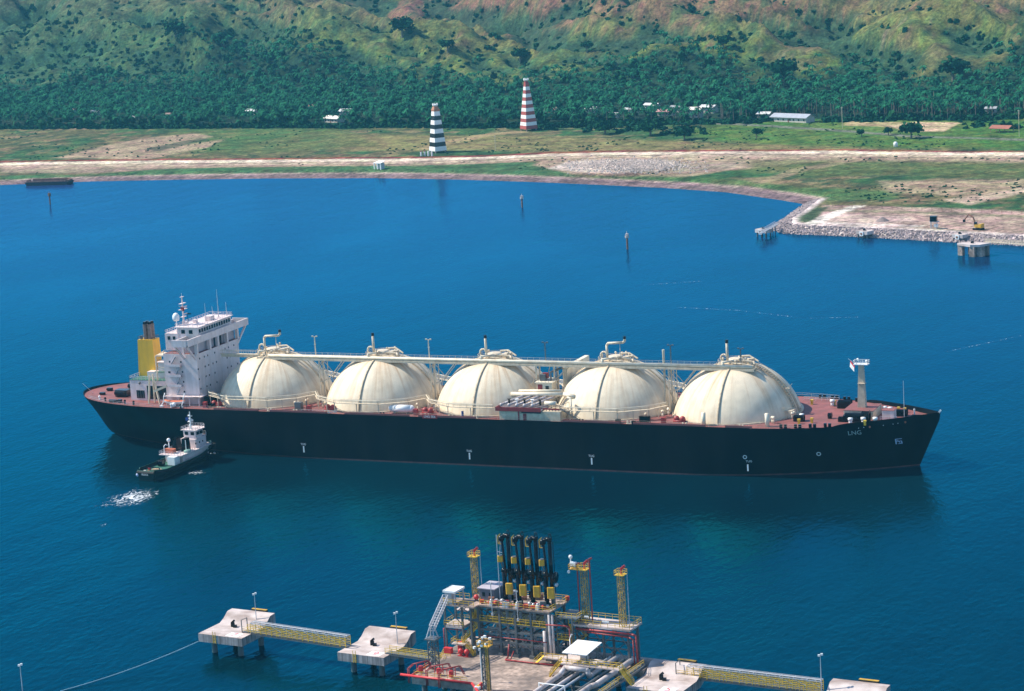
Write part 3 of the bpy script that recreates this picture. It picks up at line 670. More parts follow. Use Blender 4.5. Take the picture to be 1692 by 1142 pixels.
for a, b in (((-.9, 1.1), (1.0, 1.1)), ((-.9, 1.1), (-.9, -.9)), ((-.9, .2), (.8, .2)), ((.8, .2), (.9, -.8)), ((.9, -.8), (-.2, -.8)), ((-.5, .7), (.3, -.4))):
    m.bar(bowpt(x0_+a[0]*.8, z_+a[1]*.8), bowpt(x0_+b[0]*.8, z_+b[1]*.8), .36, .1)
m.build('bow_emblem', mat('pale_blue_paint', (.5, .6, .8), .5), hull)
for k, (x, z) in enumerate([(264.8, 13.6), (266.1, 13.7), (267.6, 13.7), (271.0, 13.8), (273.4, 13.9), (274.6, 14.), (276.4, 14.1)]):
    m = MB(); s_ = .32 if k in (2, 6) else .14; m.ball((x, -hull_y(x, 13.6)-.05, z), s_, 8, 5); m.build('fairlead_light' if s_ < .3 else 'mooring_eye', M_orange if s_ > .3 else M_white2, hull)
m = MB(); m.cbox(134.3+.6, -HB-.12, DZ+.35, 4.9, .12, 1.3); sgn = m.build('name_board', M_dred, ship)
text_mb('LNG 5E6', 1.02, (134.9, -HB-.2, DZ+.0), (1, 0, 0), (0, 0, 1), M_white2, 'board_lettering', sgn, .01)
# --- tank domes
XS = [70.7, 109.3, 147.6, 187.1, 224.7]; RD_ = 19.4; ZC = 9.61
def dome_mat():
    M = bpy.data.materials.new('dome_cream_paint'); M.use_nodes = True; t = M.node_tree; N = t.nodes; L = t.links; b = N['Principled BSDF']; b.inputs['Roughness'].default_value = .55; b.inputs['Specular IOR Level'].default_value = .3
    tc = N.new('ShaderNodeTexCoord'); sx = N.new('ShaderNodeSeparateXYZ'); L.new(tc.outputs['Object'], sx.inputs[0])
    at = N.new('ShaderNodeMath'); at.operation = 'ARCTAN2'; L.new(sx.outputs['Y'], at.inputs[0]); L.new(sx.outputs['X'], at.inputs[1])
    oi = N.new('ShaderNodeObjectInfo')
    cb = N.new('ShaderNodeCombineXYZ'); m1 = N.new('ShaderNodeMath'); m1.operation = 'MULTIPLY'; m1.inputs[1].default_value = 9; L.new(at.outputs[0], m1.inputs[0]); L.new(m1.outputs[0], cb.inputs[0])
    m2 = N.new('ShaderNodeMath'); m2.operation = 'MULTIPLY'; m2.inputs[1].default_value = .05; L.new(sx.outputs['Z'], m2.inputs[0]); L.new(m2.outputs[0], cb.inputs[1])
    m3 = N.new('ShaderNodeMath'); m3.operation = 'MULTIPLY'; m3.inputs[1].default_value = 40; L.new(oi.outputs['Random'], m3.inputs[0]); L.new(m3.outputs[0], cb.inputs[2])
    n = N.new('ShaderNodeTexNoise'); n.inputs['Scale'].default_value = 1.; n.inputs['Detail'].default_value = 6; n.inputs['Roughness'].default_value = .65; L.new(cb.outputs[0], n.inputs['Vector'])
    r = N.new('ShaderNodeMapRange'); r.inputs[1].default_value = .46; r.inputs[2].default_value = .76; r.inputs[3].default_value = 0; r.inputs[4].default_value = .75; L.new(n.outputs['Fac'], r.inputs[0])
    hz = N.new('ShaderNodeMapRange'); hz.inputs[1].default_value = 2; hz.inputs[2].default_value = 19.4; hz.inputs[3].default_value = .25; hz.inputs[4].default_value = 1.3; L.new(sx.outputs['Z'], hz.inputs[0])
    mm = N.new('ShaderNodeMath'); mm.operation = 'MULTIPLY'; L.new(r.outputs[0], mm.inputs[0]); L.new(hz.outputs[0], mm.inputs[1])
    # a ring of rust below the top platform
    rg = N.new('ShaderNodeMapRange'); rg.inputs[1].default_value = 17.0; rg.inputs[2].default_value = 18.9; rg.inputs[3].default_value = 0; rg.inputs[4].default_value = .55; L.new(sx.outputs['Z'], rg.inputs[0])
    n2 = N.new('ShaderNodeTexNoise'); n2.inputs['Scale'].default_value = .35; n2.inputs['Detail'].default_value = 6; L.new(tc.outputs['Object'], n2.inputs['Vector'])
    mr = N.new('ShaderNodeMath'); mr.operation = 'MULTIPLY'; L.new(rg.outputs[0], mr.inputs[0]); L.new(n2.outputs['Fac'], mr.inputs[1])
    ad = N.new('ShaderNodeMath'); ad.operation = 'ADD'; ad.use_clamp = True; L.new(mm.outputs[0], ad.inputs[0]); L.new(mr.outputs[0], ad.inputs[1])
    mx = N.new('ShaderNodeMix'); mx.data_type = 'RGBA'; mx.inputs[6].default_value = (.80, .69, .51, 1); mx.inputs[7].default_value = (.50, .28, .11, 1); L.new(ad.outputs[0], mx.inputs[0])
    v = N.new('ShaderNodeMapRange'); v.inputs[1].default_value = .3; v.inputs[2].default_value = .7; v.inputs[3].default_value = .84; v.inputs[4].default_value = 1.05; L.new(n2.outputs['Fac'], v.inputs[0])
    sc = N.new('ShaderNodeVectorMath'); sc.operation = 'SCALE'; L.new(mx.outputs[2], sc.inputs[0]); L.new(v.outputs[0], sc.inputs['Scale']); L.new(sc.outputs[0], b.inputs['Base Color']); return M
M_dome = dome_mat()
a0 = math.asin((DZ-ZC)/RD_); pr = [(RD_*math.cos(a0+(math.pi/2-a0)*i/24), RD_*math.sin(a0+(math.pi/2-a0)*i/24)) for i in range(25)]; pr[-1] = (.01, pr[-1][1])
dm = MB(); dm.lathe([(pr[0][0], pr[0][1]-1.)]+pr, 0, 0, 96); dome_me = dm.mesh('tank_dome', M_dome, True)
rb = MB(); n_ = 26; hw = .42
for i in range(n_):
    pass
def arc_strip(hw, r0, a_lo, a_hi, n=26):
    m = MB(); vs = []
    for i in range(n+1):
        a = a_lo+(a_hi-a_lo)*i/n
        for w, rr in ((-hw, r0), (-hw, r0+.32), (hw, r0+.32), (hw, r0)): vs.append((rr*math.cos(a), w, rr*math.sin(a)))
    fs = []
    for i in range(n):
        o = i*4
        for j in range(4): fs.append((o+j, o+(j+1) % 4, o+4+(j+1) % 4, o+4+j))
    m.add(vs, fs); return m
rib_me = arc_strip(.30, RD_-.05, a0, math.pi/2-.2).mesh('seam_rib', M_rib, True)
ring_mb = MB(); ring_mb.lathe([(pr[0][0]+.06, pr[0][1]-.2), (pr[0][0]+.5, pr[0][1]-.2), (pr[0][0]+.5, pr[0][1]+.35), (pr[0][0]+.02, pr[0][1]+.35)], 0, 0, 64, cap=False); ring_me = ring_mb.mesh('base_ring', M_creamb)
def place(me, name, par, loc=(0, 0, 0), rz=0):
    o = bpy.data.objects.new(name, me); COL.objects.link(o); o.parent = par; o.location = loc; o.rotation_euler = (0, 0, rz); return o
def top_gear(k):
    m = MB(); T = RD_-.35; rr = 5.2
    m.lathe([(rr, T-.25), (rr, T+.05), (2.4, T+.06), (2.4, T+1.1), (1.9, T+1.5), (.05, T+1.6)], 0, 0, 20)
    m.rail([(rr*math.cos(a), rr*math.sin(a), T+.05) for a in np.linspace(0, 2*math.pi, 17)], 1.1, 3, .045)
    for a in np.linspace(0, 2*math.pi, 9)[:-1]: m.bar((rr*math.cos(a), rr*math.sin(a), T-.1), (rr*1.25*math.cos(a), rr*1.25*math.sin(a), T-1.6), .2)
    r = random.Random(k)
    for j in range(9):
        a = r.uniform(0, 6.28); q = r.uniform(2.6, 4.6); x, y = q*math.cos(a), q*math.sin(a); h = r.uniform(.8, 2.)
        m.tube((x, y, T), (x, y, T+h), .22, 8); m.ball((x, y, T+h), .38, 8, 5)
    m.path([(2, -2.2, T+1.2), (3.6, -2.4, T+1.3), (6.2, -2.2, T+.9), (7., -3.6, T+.5)], .3)
    m.path([(1, 2.2, T+1.6), (3.6, 2.2, T+1.8), (6.6, 1.2, T+.4)], .28); m.path([(2.5, 0, T+1), (5.5, .2, T+1.4), (5.6, .2, T+.2)], .3)
    m.box(2.9, 4.3, -1., 1., T, T+1.3); m.path([(-1, -2.5, T+.4), (3.5, -4., T+.6), (6.8, -4.2, T+.1)], .18)
    return m
def vent(goose):
    m = MB(); T = RD_-.4
    lp = [(-2.6+1.05*math.cos(a), -2.6, T+2.+1.05*math.sin(a)) for a in np.linspace(-.6, 5.2, 12)]; m.path(lp, .3, 8, True)
    m.path([(-3, -2.6, T), (-3.3, -2.6, T+1.2)], .3)
    c = MB()
    if goose:
        m.path([(-1.6, -2.6, T+1.3), (-1.6, -2.6, T+5.1), (-1.1, -2.6, T+5.7), (3.6, -2.6, T+6.0), (4.2, -2.6, T+6.5), (4.2, -2.6, T+7.2)], .36, 10); m.bar((2.6, -2.6, T), (2.6, -2.6, T+5.8), .12)
        c.tube((4.2, -2.6, T+7.1), (4.2, -2.6, T+7.9), .42, 10)
    else:
        m.path([(-1.6, -2.6, T+1.), (-1.6, -2.6, T+6.6)], .38, 10); c.tube((-1.6, -2.6, T+6.5), (-1.6, -2.6, T+7.4), .44, 10)
    return m, c
domes = []
for k, x in enumerate(XS):
    d = bpy.data.objects.new('tank_dome', dome_me); COL.objects.link(d); d.parent = ship; d.location = (x, 0, ZC); domes.append(d)
    for j in range(4): place(rib_me, 'seam_rib', d, (0, 0, 0), -math.pi/2+j*math.pi/2)
    place(ring_me, 'base_ring', d)
    top_gear(k).build('top_platform', M_creamb, d); v, c = vent(k in (0, 3)); v.build('vent_pipe', M_creamb, d, True); c.build('vent_cap', M_black, d, True)
# stairs down the forward dome
m = MB()
def dp(a, az, off): return Vector(((RD_+off)*math.cos(a)*math.cos(az), (RD_+off)*math.cos(a)*math.sin(az), (RD_+off)*math.sin(a)))
for i in range(24):
    a = 1.22-i*.042; az = -.14
    p, q = dp(a, az-.03/math.cos(a), .25), dp(a, az+.03/math.cos(a), .25); m.bar(p, q, .12, .5)
for az in (-.17, -.11):
    for off in (.3, 1.3): m.path([dp(1.22-i*.084, -.14+(az+.14)/math.cos(1.22-i*.084), off) for i in range(12)], .07, 6, False)
    for i in range(0, 12, 2): m.bar(dp(1.22-i*.084, -.14+(az+.14)/math.cos(1.22-i*.084), .2), dp(1.22-i*.084, -.14+(az+.14)/math.cos(1.22-i*.084), 1.35), .1)
m.build('dome_stairs', M_rib, domes[4])
# --- raised side walkways round the domes
def walk_poly(k, s):
    x = XS[k]; pts = [(x-19.2, 9.5), (x-15.5, 15.2), (x-7.5, 19.9), (x+7.5, 19.9), (x+15.5, 15.2), (x+19.2, 9.5)]
    return [(a, s*b, DZ+3.1) for a, b in pts]
for s_ in (-1, 1):
    for k in range(4):
        if s_ < 0 and False: continue
        w = walk_poly(k, s_); m = MB()
        if s_ < 0 and k == 2: w = w[:4]
        if s_ < 0 and k == 3: w = w[1:]
        for a, b in zip(w[:-1], w[1:]): m.bar(a, b, 1.1, .12)
        m.rail([(a, b-s_*.5, c) for a, b, c in w], 1.1, 2.2, .045); m.rail([(a, b+s_*.5, c) for a, b, c in w], 1.1, 2.2, .045)
        for a, b in zip(w[:-1], w[1:]):
            for t in (0, .5): p = Vector(a).lerp(Vector(b), t); m.bar((p.x, p.y, DZ), p, .22)
        m.build('side_walkway', M_creamb, ship)
        h = MB(); h.path([(a, b+s_*.62, c+1.12) for a, b, c in w], .12, 6, False); h.build('walkway_pipe', M_cream, ship)
# --- central pipe rack
rk = MB(); ZR = 28.4
rk.box(68, 232.3, -6.3, -3.4, ZR-.3, ZR-.05); rk.box(54, 68, -4.9, -3.7, ZR+.15, ZR+.4)
for x in np.arange(54, 68, 1.7): rk.bar((x, -4.9, ZR+.4), (x, -4.9, ZR+1.5), .07)
rk.rail([(54, -3.7, ZR+.4), (68, -3.7, ZR+.4)], 1.1, 1.7, .045); rk.bar((54, -4.9, ZR+1.5), (68, -4.9, ZR+1.5), .09); rk.bar((54, -4.3, ZR-.3), (68, -4.3, ZR-.3), .5, .8)
rk.rail([(68, -3.5, ZR), (232, -3.5, ZR)], 1.15, 2., .04)
for x in np.arange(70, 232, 4.): rk.bar((x, -6.4, ZR-.5), (x, -3.3, ZR-.5), .22)
rk.bar((68, -6.3, ZR-.6), (232.3, -6.3, ZR-.6), .35, .5); rk.bar((68, -3.4, ZR-.6), (232.3, -3.4, ZR-.6), .35, .5)
rack = rk.build('pipe_rack', M_creamb, ship)
pp = MB(); pp.tube((72, -5.9, ZR+.42), (231.5, -5.9, ZR+.42), .46, 14); pp.build('main_cargo_pipe', M_cream, rack, True)
pp = MB(); pp.tube((69, -5., ZR+.25), (232, -5., ZR+.25), .26, 10); pp.tube((69, -4.35, ZR+.2), (232, -4.35, ZR+.2), .2, 8); pp.build('small_pipe', M_creamb, rack, True)
for x in XS: pp = MB(); pp.path([(x-2, -5.9, ZR+.5), (x-2, -5.9, ZR+1.6), (x-.5, -3.2, ZR+1.4)], .32, 8); pp.build('riser_pipe', M_cream, rack, True)
mids = [(XS[i]+XS[i+1])/2 for i in range(4)]
for k, x in enumerate(mids):
    sp = MB()
    for y in (-6.1, -3.6):
        if k != 2:
            sp.bar((x, y, DZ), (x, y, ZR-.4), .34); sp.bar((x+1.6, y, DZ+3), (x+1.6, y, ZR-.4), .2)
            sp.bar((x+3., y, ZR-6.8), (x+8.4, y, ZR-.5), .24); sp.bar((x, y, ZR-5), (x-4.4, y, ZR-.5), .2); sp.bar((x, y, ZR-1), (x+4, y, ZR-5.5), .16); sp.bar((x+.3, y, ZR-7.5), (x+3, y, ZR-6.8), .2); sp.bar((x-.2, y, ZR-1), (x+1.6, y, ZR-7), .14)
        else:
            sp.bar((x-3.6, y, DZ), (x-3.6, y, ZR-.4), .42); sp.bar((x+2.2, y, DZ), (x+2.2, y, ZR-.4), .5); sp.bar((x-3.6, y, ZR-4), (x-8, y, ZR-10), .2); sp.bar((x+2.2, y, ZR-5), (x+7, y, ZR-.6), .2)
    sp.bar((x, -6.1, ZR-4), (x, -3.6, ZR-.6), .18)
    sp.build('rack_support', M_creamb, rack)
def lmast(x, h, par, thick=.17):
    m = MB(); m.tube((x, -3.2, ZR-.3), (x, -3.2, ZR+h), thick, 8); m.bar((x-.7, -3.2, ZR+h), (x+.7, -3.2, ZR+h), .12)
    for s in (-.7, .7): m.cbox(x+s, -3.2, ZR+h+.1, .5, .5, .35)
    m.cbox(x, -3.2, ZR+h*.6, .4, .4, .4); return m.build('light_mast', M_grey if h < 6 else M_creamb, par)
for x, h in ((87.5, 6.2), (127, 6.), (165.8, 5.8), (205.8, 5.8), (227.4, 5.2)): lmast(x, h, rack)
m = MB(); m.tube((204.2, -5, DZ), (204.2, -5, ZR+4.3), .34, 10); m.tube((204.2, -5, ZR+4.2), (204.2, -5, ZR+4.8), .38, 10); m.build('vent_mast', M_creamb, rack)
# --- superstructure
BX0, BX1, BY0, BY1, BZ = 39.3, 51.5, -15.4, 11.2, 30.5
m = MB(); m.box(BX0, BX1, BY0, BY1, DZ, BZ); sup = m.build('superstructure', M_white, ship)
m = MB(); m.box(BX0+.2, BX1-.2, BY0+.2, BY1-.2, BZ+.004, BZ+.06); m.build('upper_deck', M_deck, sup)
m = MB(); m.rail([(BX0+.1, BY0+.15, BZ), (BX0+.1, BY1-.2, BZ)], 1.1, 1.5, .04); m.rail([(BX0+.1, BY0+.15, BZ), (46, BY0+.15, BZ)], 1.1, 1.5, .04); m.build('deck_railing', M_lgrey, sup)
pm = MB(); pm.cbox(0, 0, 0, .06, .5, .55); port_me = pm.mesh('porthole', M_glass)
for z, ys in ((28.9, (-13.6, -10.7, -8.6, -4.2, 2.4, 4.6, 8.1)), (25.75, (-15., -10.7, -8.5, -5.8, -3.6, 3.2, 5.3, 9.5)), (22.5, (-14.9, -10.6, -8.5, -5, 3.1, 5.4, 9.6)), (19.3, (-14.4, -10.6, -8.5, -4.3, 3.2, 5.4))):
    for y in ys: place(port_me, 'porthole', sup, (BX1+.02, y, z))
for x, z in ((41.2, 24.6), (40.9, 24.6), (45.6, 28), (45.9, 24.8), (46, 21.6), (46, 18.4), (44.6, 16.3), (41.5, 28)): place(port_me, 'porthole', sup, (x, BY0-.02, z), math.pi/2)
m = MB()
for z in (26.7, 23.4, 20.2):
    m.box(40.6, 45.9, BY0-1.3, BY0, z-.12, z); m.box(40.6, 45.9, BY0-1.32, BY0-1.25, z, z+.75)
m.build('stair_balcony', M_white, sup)
m = MB()
for z in (26.7, 23.4, 20.2): m.box(40.7, 45.8, BY0-1.22, BY0-.02, z+.004, z+.03)
m.build('balcony_floor', M_deck, sup)
m = MB()
for za, zb, xa, xb in ((26.7, 29.8, 42, 44.2), (23.4, 26.6, 43.6, 45.2), (20.2, 23.3, 43.6, 45.2), (17.3, 20.1, 43.6, 45.2)):
    m.bar((xa, BY0-.6, za), (xb, BY0-.6, zb), .8, .14); m.bar((xa, BY0-1., za+1), (xb, BY0-1., zb+1), .08)
m.build('outside_stair', M_lgrey, sup)
m = MB(); m.box(40, 52.8, BY0-2.6, BY0-.02, 17.15, 17.35); m.box(50.5, 53.3, BY0-2.6, BY0+1.5, 17.16, 17.36)
m.rail([(40, BY0-2.5, 17.3), (53, BY0-2.5, 17.3), (53.1, BY0+1.4, 17.3)], 1., 1.5, .05)
for x in (40.5, 45, 49, 52.5): m.bar((x, BY0-2.4, DZ), (x, BY0-2.4, 17.2), .22)
m.build('boat_deck', M_white, sup)
# bridge wing and wheelhouse
WZ0, WZ1 = 33.9, 36.1
m = MB(); m.box(46.2, 51.9, -20.8, 17.8, WZ0, WZ0+.4); m.box(51.5, 51.95, -20.8, 17.8, WZ0+.004, WZ1); m.box(46.2, 51.5, -21., -20.6, WZ0+.004, WZ1-.003); m.box(46.2, 51.5, 17.5, 17.8, WZ0+.004, WZ1-.003); m.box(46.0, 46.4, -20.6, 17.5, WZ0+.35, WZ1-.5)
for y in (-15.3, -7.3, -2.2, 3.6, 10.4):
    m.box(50.9, 51.88, y-.05 if y != -15.3 else y, y+.85, BZ+.06, WZ0)
    m.box(46.3, 47, y, y+.6, BZ+.06, WZ0)
for y in (-14.5, -6.5, -1.4, 4.4, 10.4):
    m.add([(51.6, y, WZ0), (51.6, y+.9, WZ0), (51.6, y, WZ0-.9), (51.2, y, WZ0), (51.2, y+.9, WZ0), (51.2, y, WZ0-.9)], [(0, 2, 1), (3, 4, 5), (1, 2, 5, 4)])
for sy, yo, yi in ((-1, -20.2, -15.45), (1, 17.2, 11.25)):
    for x in (47, 51.2): m.bar((x, yo, WZ0), (x, yi, BZ-1.5), .5)
wing = m.build('bridge_wing', M_white, ship)
m = MB(); m.box(46.6, 51.2, -20.5, 17.4, WZ0+.41, WZ0+.45); m.build('wing_deck', M_green, wing)
m = MB(); m.box(43.5, 50.2, -13.6, 11.0, BZ+.07, 33.85); m.build('bridge_front_recess', mat('recess_lavender_shade', (.42, .38, .42), .7, .1, .5), wing)  # lavender shade inside the open bays is put into this colour
m = MB(); m.box(49.3, 50.25, -2, 2.8, BZ+.1, 33.6); m.build('dark_bay_panel', M_glass, wing)  # dark panel standing in for the shade in the middle bay
m = MB(); m.box(42.8, 50.4, -11.6, 9.6, 33.95, 38.3); m.box(42.2, 50.9, -12.2, 10.2, 38.3, 38.55); m.box(38.3, 43.2, -11.8, 7.5, 31, 36.4); wh = m.build('wheelhouse', M_white, ship)
for i in range(13):
    y = -10.9+i*1.55
    g_ = MB(); g_.box(50.35, 50.46, y, y+1.1, 36.55, 37.75); g_.build('window', M_glass, wh)
for x in (44.4, 47.2): g_ = MB(); g_.box(x, x+1.3, -11.7, -11.55, 36.4, 37.6); g_.build('window', M_glass, wh)
for x in (39.3, 41.2): g_ = MB(); g_.box(x, x+.9, -11.9, -11.75, 34.4, 35.5); g_.build('window', M_glass, wh)
m = MB(); m.rail([(42.4, -12, 38.5), (50.7, -12, 38.5), (50.7, 10, 38.5), (42.4, 10, 38.5)], 1., 1.6, .045, closed=True); m.rail([(38.4, -11.7, 36.4), (42.8, -11.7, 36.4)], 1., 1.5, .045); m.rail([(38.4, -11.7, 36.4), (38.4, 7.4, 36.4)], 1., 1.5, .045)
m.cbox(47.5, 1, 39.3, 2.4, 3, 1.3, bev=.3); m.cbox(45.2, -4, 39.1, 1.2, 1.2, 1.); m.tube((49, 4, 38.5), (49, 4, 40.2), .1); m.cbox(49, 4, 40.2, 2.2, .25, .2, .7); m.tube((46, 6, 38.5), (46, 6, 40.5), .08); m.ball((44.5, -8, 39.4), .5, 8, 6)
m.build('roof_equipment', M_white, wh)
m = MB()
for x, y, h in ((48.3, 5.5, 9.2), (48, -2, 6), (49.6, 8.4, 4.5), (47.3, 3.5, 4)): m.tube((x, y, 38.5), (x, y, 38.5+h), .12, 6, .05)
m.build('whip_antenna', M_lgrey, wh)
m = MB(); m.tube((42.8, -7, 36), (42.8, -7, 47.6), .34, 10, .2)
for z, w in ((41, 1.6), (43.4, 2.4), (45.3, 2.0), (47.4, 1.2)): m.cbox(42.8, -7, z, w*.6, w*1.4, .14)
m.bar((42.8, -9.2, 44.8), (42.8, -4.8, 43.6), .12); m.bar((41.5, -7, 36), (42.8, -7, 41), .15); m.bar((42.8, -5.4, 36), (42.8, -7, 41), .15)
for z in (41.6, 43.9): m.cbox(43.6, -7, z+.4, .4, 2.2, .28)
m.tube((42.8, -7, 47.5), (42.8, -7, 48.6), .06, 6)
rm = m.build('radar_mast', M_white, ship)
m = MB(); m.tube((41.2, -8.9, 36), (41.2, -8.9, 40), .2, 8); m.lathe([(.9, 40), (1.15, 40.8), (1.1, 41.6), (.7, 42.3), (.05, 42.6)], 41.2, -8.9, 16); m.build('satellite_dome', M_white2, ship, True)
m = MB(); m.box(42.8, 44.2, -8.35, -8.32, 43.1, 44.3); m.build('signal_flag', M_dred, rm)
m = MB(); m.bar((43.9, -6.2, 36.4), (43.9, -6.2, 42), .1); m.box(43.9, 45.2, -6.2, -6.17, 41.6, 42); m.build('gaff', M_black, rm)
# engine casing and funnel
m = MB(); m.box(23.7, BX0-.01, -12, 12, DZ, 20.9); m.box(28, BX0-.02, -8, 8, 20.9, 22.9); cas = m.build('engine_casing', M_white, ship)
m = MB(); m.box(23.6, 39.2, -12.1, 12.1, 20.904, 21.0); m.build('casing_deck', M_green, cas)
m = MB(); m.rail([(39, -12, 21), (23.7, -12, 21), (23.7, 12, 21), (39, 12, 21)], 1.15, 1.6, .05); m.box(31, 39.2, -12.03, -12., 20.2, 20.85); m.build('deck_railing', M_white, cas)
m = MB(); m.box(26., 29, -12.1, -11.95, 15, 17.6); m.box(30, 39.2, -12.1, -11.95, 14.8, 19.2); m.build('garage_opening', M_glass, cas)
m = MB()
for x in (26.6, 27.6, 28.5): m.bar((x, -12.15, 15), (x, -12.15, 17.6), .12)
m.ball((27.4, -12.0, 20), .45, 10, 6); m.build('opening_bars', M_grey, cas)
m = MB(); m.prism([(23.2, -5.6), (29.6, -5.6), (29.6, -.9), (23.2, -.9)], 20.95, 32.8, [(23.8, -5.4), (29.4, -5.4), (29.4, -1.1), (23.8, -1.1)]); fun = m.build('funnel', M_fun, ship)
m = MB()
for x, y in ((26.2, -4), (27.9, -4), (26.2, -2.4), (27.9, -2.4)): m.cbox(x, y, 35.2, 1.15, 1.15, 5.0, bev=.25)
m.build('exhaust_pipe', mat('sooty_steel', (.20, .15, .13), .7, .4, 1), fun); m = MB()
for x, y in ((26.2, -4), (27.9, -4), (26.2, -2.4), (27.9, -2.4)): m.cbox(x, y, 38.1, 1.0, 1.0, .9, bev=.25)
m.build('exhaust_tip', M_black, fun)
m = MB(); m.rail([(24, -5.3, 32.8), (29.3, -5.3, 32.8), (29.3, -1.2, 32.8), (24, -1.2, 32.8)], 1, 1.5, .05, closed=True); m.box(24.4, 25.2, -4.6, -4.2, 32.8, 34); m.build('funnel_railing', M_grey, fun)
m = MB(); m.tube((34.2, -14.6, DZ), (34.2, -14.6, 23.6), .28, 8); m.tube((34.4, -12.2, 21), (34.4, -12.2, 29), .25, 8); m.bar((34.2, -14.6, 23.4), (37.6, -17, DZ), .5); m.bar((33.6, -15.6, 23.4), (33.2, -16.6, DZ), .5)
m.bar((34.4, -12.2, 29), (40, -12.2, 29.3), .3); m.bar((34.4, -12.2, 25.2), (40, -12.2, 25.4), .25); m.bar((35.8, -16.8, 18.6), (40.5, -16.8, 20.4), .7)
m.bar((34.4, -12.2, 29), (34.4, -7, 29.6), .25); m.box(34.4, 39.6, -12, -7, 29.2, 29.35); m.build('provision_crane', M_creamb, ship)
m = MB(); m.box(32, 39, -7.5, 2, 22.9, 26); m.box(31.6, 39.2, -8, 2.5, 26, 26.1); m.build('aft_casing_block', M_white, ship)
m = MB(); m.rail([(31.7, -7.9, 26.1), (39, -7.9, 26.1)], 1, 1.5, .05); m.box(31, 39.2, -8.6, -7.6, 22.95, 23.05); m.build('casing_gallery', M_green, ship)
# --- manifold house between domes 3 and 4 and the cross deck tower
m = MB(); m.box(157.5, 177, -21.2, -14.2, DZ, 17.2); mh = m.build('manifold_house', M_creamb, ship)
m = MB(); m.box(156.6, 171.2, -21.85, -13.6, 17.3, 17.45); m.build('manifold_platform', mat('grey_manifold_deck', (.13, .11, .12), .7), mh)
m = MB(); m.box(156.6, 171.2, -21.95, -21.75, 17.1, 18.3); m.box(156.5, 156.7, -21.7, -18, 17.1, 18.2); m.box(171.3, 176.5, -20.6, -20.3, 17.6, 18.0); m.build('red_spill_coaming', M_dred, mh)
m = MB(); m.box(163.6, 164, -21.45, -21.3, DZ, 17); m.box(165.2, 166.2, -21.35, -21.2, DZ+.1, 16.4); m.build('door', M_dred, mh)
m = MB(); m.box(164.8, 171, -21.6, -21.3, 16.6, 17.05); m.build('dark_slot', M_glass, mh)
for i in range(5):
    m = MB(); x = 158.6+i*2.5; m.path([(x+3.6, -12, 19.7), (x+2.2, -15.5, 19.6), (x, -19.3, 18.9), (x-.3, -21.3, 18.9)], .34, 10); 
    m.tube((x-.3, -21.4, 18.9), (x-.3, -21.1, 18.9), .5, 12); m.build('manifold_pipe', M_insul, mh, True)
for i in range(5):
    m = MB(); x = 159.7+i*2.5; m.tube((x, -18.4, 18.4), (x, -18.4, 20.1), .3, 8); m.lathe([(.62, 20.0), (.62, 20.12)], x, -18.4, 10); m.build('valve', M_white2 if i % 2 else M_black, mh)
m = MB(); m.path([(158, -12.6, 20.2), (175, -12.6, 20.6), (179, -14, 20.3)], .62, 10); m.path([(160, -11.4, 21), (174, -11.4, 21.4)], .4, 8); m.tube((171.5, -19, 19.2), (175, -19, 19.2), .7, 10); m.path([(177.5, -16, 20.5), (179, -17.3, 20.5), (179.3, -17.3, DZ)], .3, 8); m.build('crossover_pipe', M_cream, mh, True)
m = MB(); m.rail([(171.5, -20.6, 18.), (176.8, -20.6, 18), (176.8, -14, 18)], 1.1, 1.2, .05); m.bar((177, -20, 17.8), (183, -20, DZ), .8, .12); m.rail([(177, -20.5, 17.8), (183, -20.5, DZ)], 1., 1.5, .05)
for i in range(6):
    m.bar((171.4+i, -20.5, DZ), (171.4+i, -20.5, 17.8), .16)
m.build('manifold_stair', M_grey, mh)
xm = mids[2]
m = MB(); m.box(xm-2.2, xm+2.6, -9.5, -5.5, DZ, 23.2); m.box(xm-2.8, xm+3, -9.9, -4, 23.2, 23.4); m.box(xm-2.6, xm+2.2, -11.5, -9.5, DZ, 19.5); ch = m.build('cargo_control_house', M_cream, ship)
m = MB(); m.box(xm+3.4, xm+4.8, -2.5, 16, DZ, 26.6); m.build('windbreak_wall', M_cream, ship)
m = MB(); m.cbox(xm-1.2, -9.56, 21.4, 1.5, .1, 2.6); m.build('red_panel', M_dred, ch); m = MB(); m.cbox(xm+1.1, -9.56, 21.7, 1.1, .1, 1.2); m.build('window', M_glass, ch)
m = MB(); m.rail([(xm-2.7, -9.8, 23.4), (xm+2.9, -9.8, 23.4), (xm+2.9, -4.2, 23.4)], 1.1, 1.2, .05); m.cbox(xm-1, -7, 24.4, 1.8, 1.8, 2); m.path([(xm+1.4, -7, 23.4), (xm+1.4, -7, 26), (xm+3.5, -3, 26.5)], .3, 8); m.build('roof_machinery', M_grey, ch)
m = MB(); m.cbox(xm-.4, -6.5, 24.9, 1.6, 1.2, 1.6); m.build('red_pump', M_dred, ch)
m = MB(); m.tube((xm-3, -12.4, 20.3), (xm+3, -12.4, 20.3), .55, 10); m.build('white_pipe_bundle', M_white2, ch, True)
